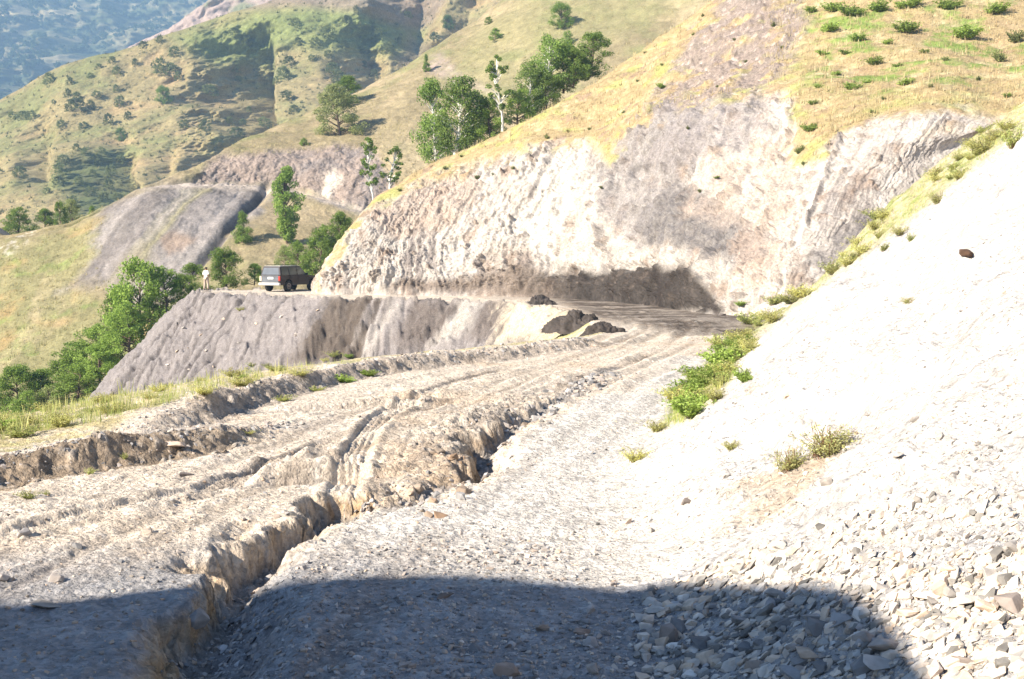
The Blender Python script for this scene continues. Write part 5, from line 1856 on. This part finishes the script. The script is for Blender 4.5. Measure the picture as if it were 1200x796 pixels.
def build_car(loc, rz):
    car = empty('parked_car', loc, rz)
    tag(car, 'dark four-wheel-drive estate car parked on the far road by the cliff corner', 'car')

    def arch(cy):
        return [(cy + 0.42 * math.cos(t), 0.42 + 0.42 * math.sin(t)) for t in np.linspace(math.pi, 0, 11)]
    prof = [(-2.18, 0.60), (-2.16, 0.46), (-1.74, 0.44)] + arch(-1.30)[0:] + [(-0.86, 0.44), (0.90, 0.44)] + arch(1.34) + [(1.78, 0.46), (2.14, 0.5), (2.2, 0.62), (2.19, 0.86),
            (2.1, 0.98), (1.4, 1.06), (0.84, 1.10), (-2.14, 1.10), (-2.2, 1.0)]
    hwb = lambda y, z: (0.88 - 0.05 * max(0, abs(z - 0.75) - 0.2) - (0.07 * max(0, (abs(y) - 1.7) / 0.5) ** 2))
    body = part('body', prism(prof, hwb), M_PAINT, car)
    bv = body.modifiers.new('edge_rounding', 'BEVEL')
    bv.width, bv.segments, bv.limit_method, bv.angle_limit = 0.035, 2, 'ANGLE', 0.6
    hwc = lambda y, z: 0.84 - 0.16 * (z - 1.08) / 0.62
    cab = part('cabin', prism([(-2.13, 1.08), (-2.02, 1.64), (-1.9, 1.71), (0.12, 1.71), (0.26, 1.66), (0.86, 1.08)], hwc), M_PAINT, car)
    bv = cab.modifiers.new('edge_rounding', 'BEVEL')
    bv.width, bv.segments = 0.03, 2
    roof = part('roof', box(-0.67, 0.67, -1.92, 0.14, 1.700, 1.728, 0.012), M_LITROOF, car)
    for s in (-1, 1):
        rl, rf = tube([(s * 0.60, -1.8, 1.73), (s * 0.60, -1.75, 1.79), (s * 0.60, -0.1, 1.79), (s * 0.60, -0.02, 1.73)], [0.018] * 4, 8)
        part('roof_rail', (rl, rf), M_TRIM, roof)
        # side windows
        for y0, y1, y2, y3 in ((-1.98, -1.22, -1.26, -1.92), (-1.14, -0.32, -0.32, -1.14), (-0.24, 0.66, 0.22, -0.24)):
            zl, zh = 1.13, 1.62
            quad = [(s * (hwc(0, zl) + 0.006), y0, zl), (s * (hwc(0, zl) + 0.006), y1, zl), (s * (hwc(0, zh) + 0.006), y2, zh), (s * (hwc(0, zh) + 0.006), y3, zh)]
            part('window', slab(quad, 0.012, (s, 0, 0.2)), M_GLASS, car)
        # doors: skin, handle
        for y0, y1 in ((-1.14, -0.30), (-0.26, 0.78)):
            lo_y = y0 + (0.36 if y0 < -1 else 0)
            quad = [(s * 0.872, lo_y, 0.50), (s * 0.872, y1, 0.50), (s * 0.868, y1, 1.06), (s * 0.868, y0, 1.06), (s * 0.872, y0, 0.86)]
            d = part('door', slab(quad, 0.016, (s, 0, 0)), M_PAINT, car)
            xs = sorted((s * 0.888, s * 0.912))
            part('handle', box(xs[0], xs[1], y0 + 0.06, y0 + 0.24, 0.93, 0.965, 0.008), M_TRIM, d)
        xs = sorted((s * 0.84, s * 1.02))
        part('wing_mirror', box(xs[0], xs[1], 0.62, 0.72, 1.10, 1.25, 0.03), M_TRIM, car)
        xs = sorted((s * 0.70, s * 0.855))
        part('tail_lamp', box(xs[0], xs[1], -2.225, -2.15, 0.72, 1.04, 0.015), M_RED if s > 0 else M_CREAM, car)
        part('headlight', box(xs[0] - 0.06, xs[1] - 0.06, 2.12, 2.22, 0.72, 0.88, 0.02), M_CHROME, car)
    # rear: glass, tailgate, plate, bumper, spare wheel
    zl, zh = 1.14, 1.60
    yr = lambda z: -2.13 + 0.11 * (z - 1.08) / 0.56
    part('rear_window', slab([(-0.70, yr(zl) - 0.004, zl), (0.70, yr(zl) - 0.004, zl), (0.60, yr(zh) - 0.004, zh), (-0.60, yr(zh) - 0.004, zh)], 0.012, (0, -1, 0.2)), M_DUSTSKYGLASS, car)
    tg = part('tailgate', slab([(-0.70, -2.185, 0.56), (0.70, -2.185, 0.56), (0.70, -2.165, 1.09), (-0.70, -2.165, 1.09)], 0.03, (0, -1, 0)), M_LITREAR, car)
    part('number_plate', box(-0.16, 0.30, -2.235, -2.215, 0.84, 0.98, 0.004), M_PLATE, tg)
    part('rear_bumper', box(-0.88, 0.88, -2.34, -2.16, 0.42, 0.60, 0.04), M_CHROME, car)
    part('front_bumper', box(-0.86, 0.86, 2.16, 2.32, 0.42, 0.60, 0.04), M_TRIM, car)
    part('grille', box(-0.50, 0.50, 2.18, 2.22, 0.66, 0.88, 0.01), M_TRIM, car)
    q = [(-0.74, 0.90, 1.12), (0.74, 0.90, 1.12), (0.66, 0.33, 1.64), (-0.66, 0.33, 1.64)]
    part('windscreen', slab([(x, y - 0.035, z) for x, y, z in q], 0.014, (0, 0.67, 0.74)), M_GLASS, car)
    for s in (-1, 1):
        for cy in (-1.30, 1.34):
            wv, wf = lathe_x([(-0.11, 0.24), (-0.115, 0.33), (-0.09, 0.365), (0.09, 0.365), (0.115, 0.33), (0.11, 0.24)])
            wroot = part('wheel', (wv, wf), M_TYRE, car, True)
            wroot.location = (s * 0.77, cy, 0.365)
            rv, rf = lathe_x([(s * 0.06, 0.235), (s * 0.125, 0.22), (s * 0.12, 0.16), (s * 0.10, 0.13), (s * 0.135, 0.06), (s * 0.135, 0.01)], 20)
            part('rim', (rv, rf), M_RIM, wroot)
    return car


q, _ = ground_at([337.5], [342], 60, 110)
ang = math.atan2(0.45, 0.90)
CS = 1.15
hx, hy = math.sin(ang), math.cos(ang)
rx, ry = math.cos(ang), -math.sin(ang)
cx = q[0][0] + CS * (1.30 * hx - 0.80 * rx)
cy = q[0][1] + CS * (1.30 * hy - 0.80 * ry)
zz = [float(ground_z(cx + a * hx + b * rx, cy + a * hy + b * ry)[0]) for a in (-1.3, 1.34) for b in (-0.77, 0.77)]
build_car((cx, cy, float(np.mean(zz)) - 0.01), -ang).scale = (CS, CS, CS)


# ================================================================== the standing person
def skinned(name, verts, edges, radii, mat, parent=None, levels=2, root=0):
    me = bpy.data.meshes.new(name)
    me.from_pydata([Vector(v) for v in verts], edges, [])
    o = bpy.data.objects.new(name, me)
    COL.objects.link(o)
    me.materials.append(mat)
    sk = o.modifiers.new('skin', 'SKIN')
    sk.use_smooth_shade = True
    for k, r in enumerate(radii):
        sv = me.skin_vertices[0].data[k]
        sv.radius = r if isinstance(r, tuple) else (r, r)
        sv.use_root = k == root
    ss = o.modifiers.new('smooth', 'SUBSURF')
    ss.levels = ss.render_levels = levels
    if parent:
        o.parent = parent
    return o


M_SKIN = plain_mat('tanned_skin', (0.30, 0.17, 0.11), 0.6)
M_HAIR = plain_mat('dark_hair', (0.03, 0.022, 0.018), 0.7)
M_SHIRT = plain_mat('white_shirt', (0.72, 0.72, 0.70), 0.85)
M_TROUSER = plain_mat('light_trousers', (0.40, 0.32, 0.26), 0.85)
M_SHOE = plain_mat('dark_shoes', (0.05, 0.04, 0.035), 0.6)


def build_person(loc, rz):
    root = empty('person', loc, rz)
    tag(root, 'person in white shirt and pale trousers standing at the edge of the far road', 'person')
    J = {'pel': (0, 0, .92), 'wai': (0, .01, 1.06), 'che': (0, .0, 1.25), 'neck': (0, .01, 1.42), 'neck2': (0, .015, 1.49), 'head': (0, .03, 1.58), 'crown': (0, .02, 1.67),
         'lsh': (-.19, 0, 1.385), 'lel': (-.25, -.03, 1.12), 'lwr': (-.24, .10, .91), 'lhand': (-.235, .13, .83),
         'rsh': (.19, 0, 1.385), 'rel': (.28, -.05, 1.14), 'rwr': (.22, .12, 1.00), 'rhand': (.19, .17, .97),
         'lhip': (-.10, 0, .88), 'lkn': (-.15, .03, .48), 'lan': (-.19, -.01, .09), 'lto': (-.20, .13, .045),
         'rhip': (.10, 0, .88), 'rkn': (.13, .06, .49), 'ran': (.14, .04, .09), 'rto': (.16, .18, .045)}
    R_ = {'pel': (.15, .11), 'wai': (.135, .10), 'che': (.16, .115), 'neck': (.075, .07), 'neck2': (.052, .055), 'head': (.078, .098), 'crown': (.06, .075), 'lsh': .062, 'lel': .043, 'lwr': .028, 'lhand': (.022, .04),
          'rsh': .062, 'rel': .043, 'rwr': .028, 'rhand': (.022, .04), 'lhip': .088, 'lkn': .058, 'lan': .04, 'lto': (.04, .03), 'rhip': .088, 'rkn': .058, 'ran': .04, 'rto': (.04, .03)}
    E = [('pel', 'wai'), ('wai', 'che'), ('che', 'neck'), ('neck', 'neck2'), ('neck2', 'head'), ('head', 'crown'), ('che', 'lsh'), ('lsh', 'lel'), ('lel', 'lwr'), ('lwr', 'lhand'),
         ('che', 'rsh'), ('rsh', 'rel'), ('rel', 'rwr'), ('rwr', 'rhand'), ('pel', 'lhip'), ('lhip', 'lkn'), ('lkn', 'lan'), ('lan', 'lto'), ('pel', 'rhip'), ('rhip', 'rkn'), ('rkn', 'ran'), ('ran', 'rto')]
    # five fingers on each hand, and a nose
    for s, hnd, wr in ((-1, 'lhand', 'lwr'), (1, 'rhand', 'rwr')):
        h = Vector(J[hnd])
        d = (h - Vector(J[wr])).normalized()
        f = Vector((0, 1, 0)) - d * d.y
        f.normalize()
        for k in range(4):
            n1, n2 = f'{hnd}f{k}', f'{hnd}g{k}'
            J[n1] = tuple(h + d * (.045 + .004 * (1.5 - abs(k - 1.5))) + f * (.027 - .018 * k))
            J[n2] = tuple(h + d * (.08 - .006 * abs(k - 1.2)) + f * (.026 - .018 * k) + Vector((-s * .018, 0, 0)))
            R_[n1], R_[n2] = .009, .008
            E += [(hnd, n1), (n1, n2)]
        n1, n2 = hnd + 't0', hnd + 't1'
        J[n1] = tuple(h - d * .01 + f * .045)
        J[n2] = tuple(h + d * .03 + f * .06)
        R_[n1], R_[n2] = .011, .009
        E += [(hnd, n1), (n1, n2)]
    keys = list(J)
    skinned('body', [J[k] for k in keys], [(keys.index(a), keys.index(b)) for a, b in E], [R_[k] for k in keys], M_SKIN, root, 2)
    # nose and ears
    for nm, c, r in (('nose', (0, .135, 1.565), (.014, .022, .022)), ('ear', (-.083, .03, 1.575), (.012, .022, .034)), ('ear', (.083, .03, 1.575), (.012, .022, .034))):
        bm = bmesh.new()
        bmesh.ops.create_uvsphere(bm, u_segments=12, v_segments=8, radius=1)
        for v in bm.verts:
            v.co = Vector((v.co.x * r[0], v.co.y * r[1], v.co.z * r[2]))
        me = bpy.data.meshes.new(nm)
        bm.to_mesh(me)
        bm.free()
        me.materials.append(M_SKIN)
        o = bpy.data.objects.new(nm, me)
        COL.objects.link(o)
        o.location = c
        o.parent = root
    # hair cap
    bm = bmesh.new()
    bmesh.ops.create_uvsphere(bm, u_segments=24, v_segments=16, radius=1)
    bmesh.ops.delete(bm, geom=[v for v in bm.verts if v.co.z < -0.35 + 0.75 * max(0, v.co.y)], context='VERTS')
    for v in bm.verts:
        k = 1 + 0.04 * math.sin(9 * v.co.x + 5 * v.co.z)
        v.co = Vector((v.co.x * .094 * k, v.co.y * .108 * k, v.co.z * .11 * k))
    me = bpy.data.meshes.new('hair')
    bm.to_mesh(me)
    bm.free()
    me.materials.append(M_HAIR)
    o = bpy.data.objects.new('hair', me)
    COL.objects.link(o)
    o.location = (0, .015, 1.615)
    o.parent = root
    # loose shirt
    sv = [(0, 0, .90), (0, .01, 1.05), (0, 0, 1.25), (0, .005, 1.40), (-.19, 0, 1.385), (-.235, -.015, 1.20), (-.25, -.025, 1.13), (.19, 0, 1.385), (.255, -.025, 1.20), (.28, -.045, 1.15)]
    skinned('shirt', sv, [(0, 1), (1, 2), (2, 3), (2, 4), (4, 5), (5, 6), (2, 7), (7, 8), (8, 9)],
            [(.185, .145), (.165, .13), (.185, .135), (.09, .085), .085, .075, .072, .085, .075, .072], M_SHIRT, root)
    tv = [(0, 0, .95), (-.10, 0, .86), (-.15, .03, .48), (-.19, -.005, .13), (.10, 0, .86), (.13, .06, .49), (.14, .045, .13)]
    skinned('trousers', tv, [(0, 1), (1, 2), (2, 3), (0, 4), (4, 5), (5, 6)], [(.165, .125), .112, .085, .08, .112, .085, .08], M_TROUSER, root)
    for s, a, t in ((-1, 'lan', 'lto'), (1, 'ran', 'rto')):
        A, T = Vector(J[a]), Vector(J[t])
        skinned('shoe', [A + Vector((0, -.04, -.035)), (A + T) / 2 + Vector((0, 0, -.02)), T], [(0, 1), (1, 2)], [(.05, .05), (.05, .042), (.045, .03)], M_SHOE, root)


_ys = np.linspace(78, 97, 200)
_xs = (241 - 600) / F * (_ys * CP)
_zs = ground_z(_xs, _ys)
_k = int(np.argmin(np.abs(proj(np.stack([_xs, _ys, _zs], -1))[1] - 339.0)))
build_person((_xs[_k], _ys[_k], float(_zs[_k]) - 0.01), -0.5)

# ================================================================== air, light, camera
def build_haze():
    m = bpy.data.materials.new('haze_air')
    m.use_nodes = True
    nt = m.node_tree
    nt.nodes.remove(nt.nodes['Principled BSDF'])
    v = N(nt, 'ShaderNodeVolumePrincipled')
    v.inputs['Color'].default_value = (0.42, 0.68, 1.0, 1)
    v.inputs['Density'].default_value = HAZE
    v.inputs['Anisotropy'].default_value = -0.3
    nt.links.new(v.outputs[0], nt.nodes['Material Output'].inputs['Volume'])
    allz = np.concatenate([GV.reshape(-1, 3)[::50, 2], FV.reshape(-1, 3)[::20, 2], SV.reshape(-1, 3)[::50, 2], EV.reshape(-1, 3)[::50, 2], HV.reshape(-1, 3)[::50, 2], KV.reshape(-1, 3)[::20, 2]])
    z0, z1 = allz.min() - 3, allz.max() + 12
    x0, x1, y0, y1 = FV[..., 0].min() - 20, FV[..., 0].max() + 20, -60, FV[..., 1].max() + 30
    V = [(x, y, z) for x in (x0, x1) for y in (y0, y1) for z in (z0, z1)]
    Fc = [(0, 1, 3, 2), (4, 6, 7, 5), (0, 4, 5, 1), (2, 3, 7, 6), (0, 2, 6, 4), (1, 5, 7, 3)]
    o = mesh_from('haze', V, Fc, m, smooth=False)
    tag(o, 'thin blue haze filling the valley air', None, None, 'stuff')


HAZE = 2.6e-4
build_haze()

w = bpy.data.worlds.new('World')
SC.world = w
w.use_nodes = True
nt = w.node_tree
bg = nt.nodes['Background']
sky = nt.nodes.new('ShaderNodeTexSky')
sky.sky_type = 'NISHITA'
sky.sun_disc = False
sky.sun_elevation = SUN_EL
sky.sun_rotation = math.atan2(-LX, -LY)
sky.altitude = 1500
sky.dust_density = 0.3
sky.ozone_density = 2.5
nt.links.new(sky.outputs[0], bg.inputs[0])
bg.inputs[1].default_value = 0.092

sl = bpy.data.lights.new('sun', 'SUN')
sl.energy = 5.0
sl.angle = math.radians(0.5)
sl.color = (1.0, 0.90, 0.76)
so = bpy.data.objects.new('sun', sl)
COL.objects.link(so)
so.rotation_euler = Vector((LX, LY, LZ)).to_track_quat('-Z', 'Y').to_euler()

cd = bpy.data.cameras.new('camera')
cd.sensor_width = 36
cd.lens = F / 1200 * 36
cd.clip_end = 20000
co = bpy.data.objects.new('camera', cd)
COL.objects.link(co)
co.location = (0, 0, CAMZ)
co.rotation_euler = (math.pi / 2 - PITCH, 0, 0)
SC.camera = co

SC.view_settings.view_transform = 'Standard'
SC.view_settings.look = 'None'
SC.view_settings.gamma = 1
SC.view_settings.use_curve_mapping = False
SC.view_settings.exposure = 1.38
SC.cycles.max_bounces = 5
SC.cycles.volume_bounces = 0
SC.cycles.diffuse_bounces = 3
SC.cycles.use_denoising = True
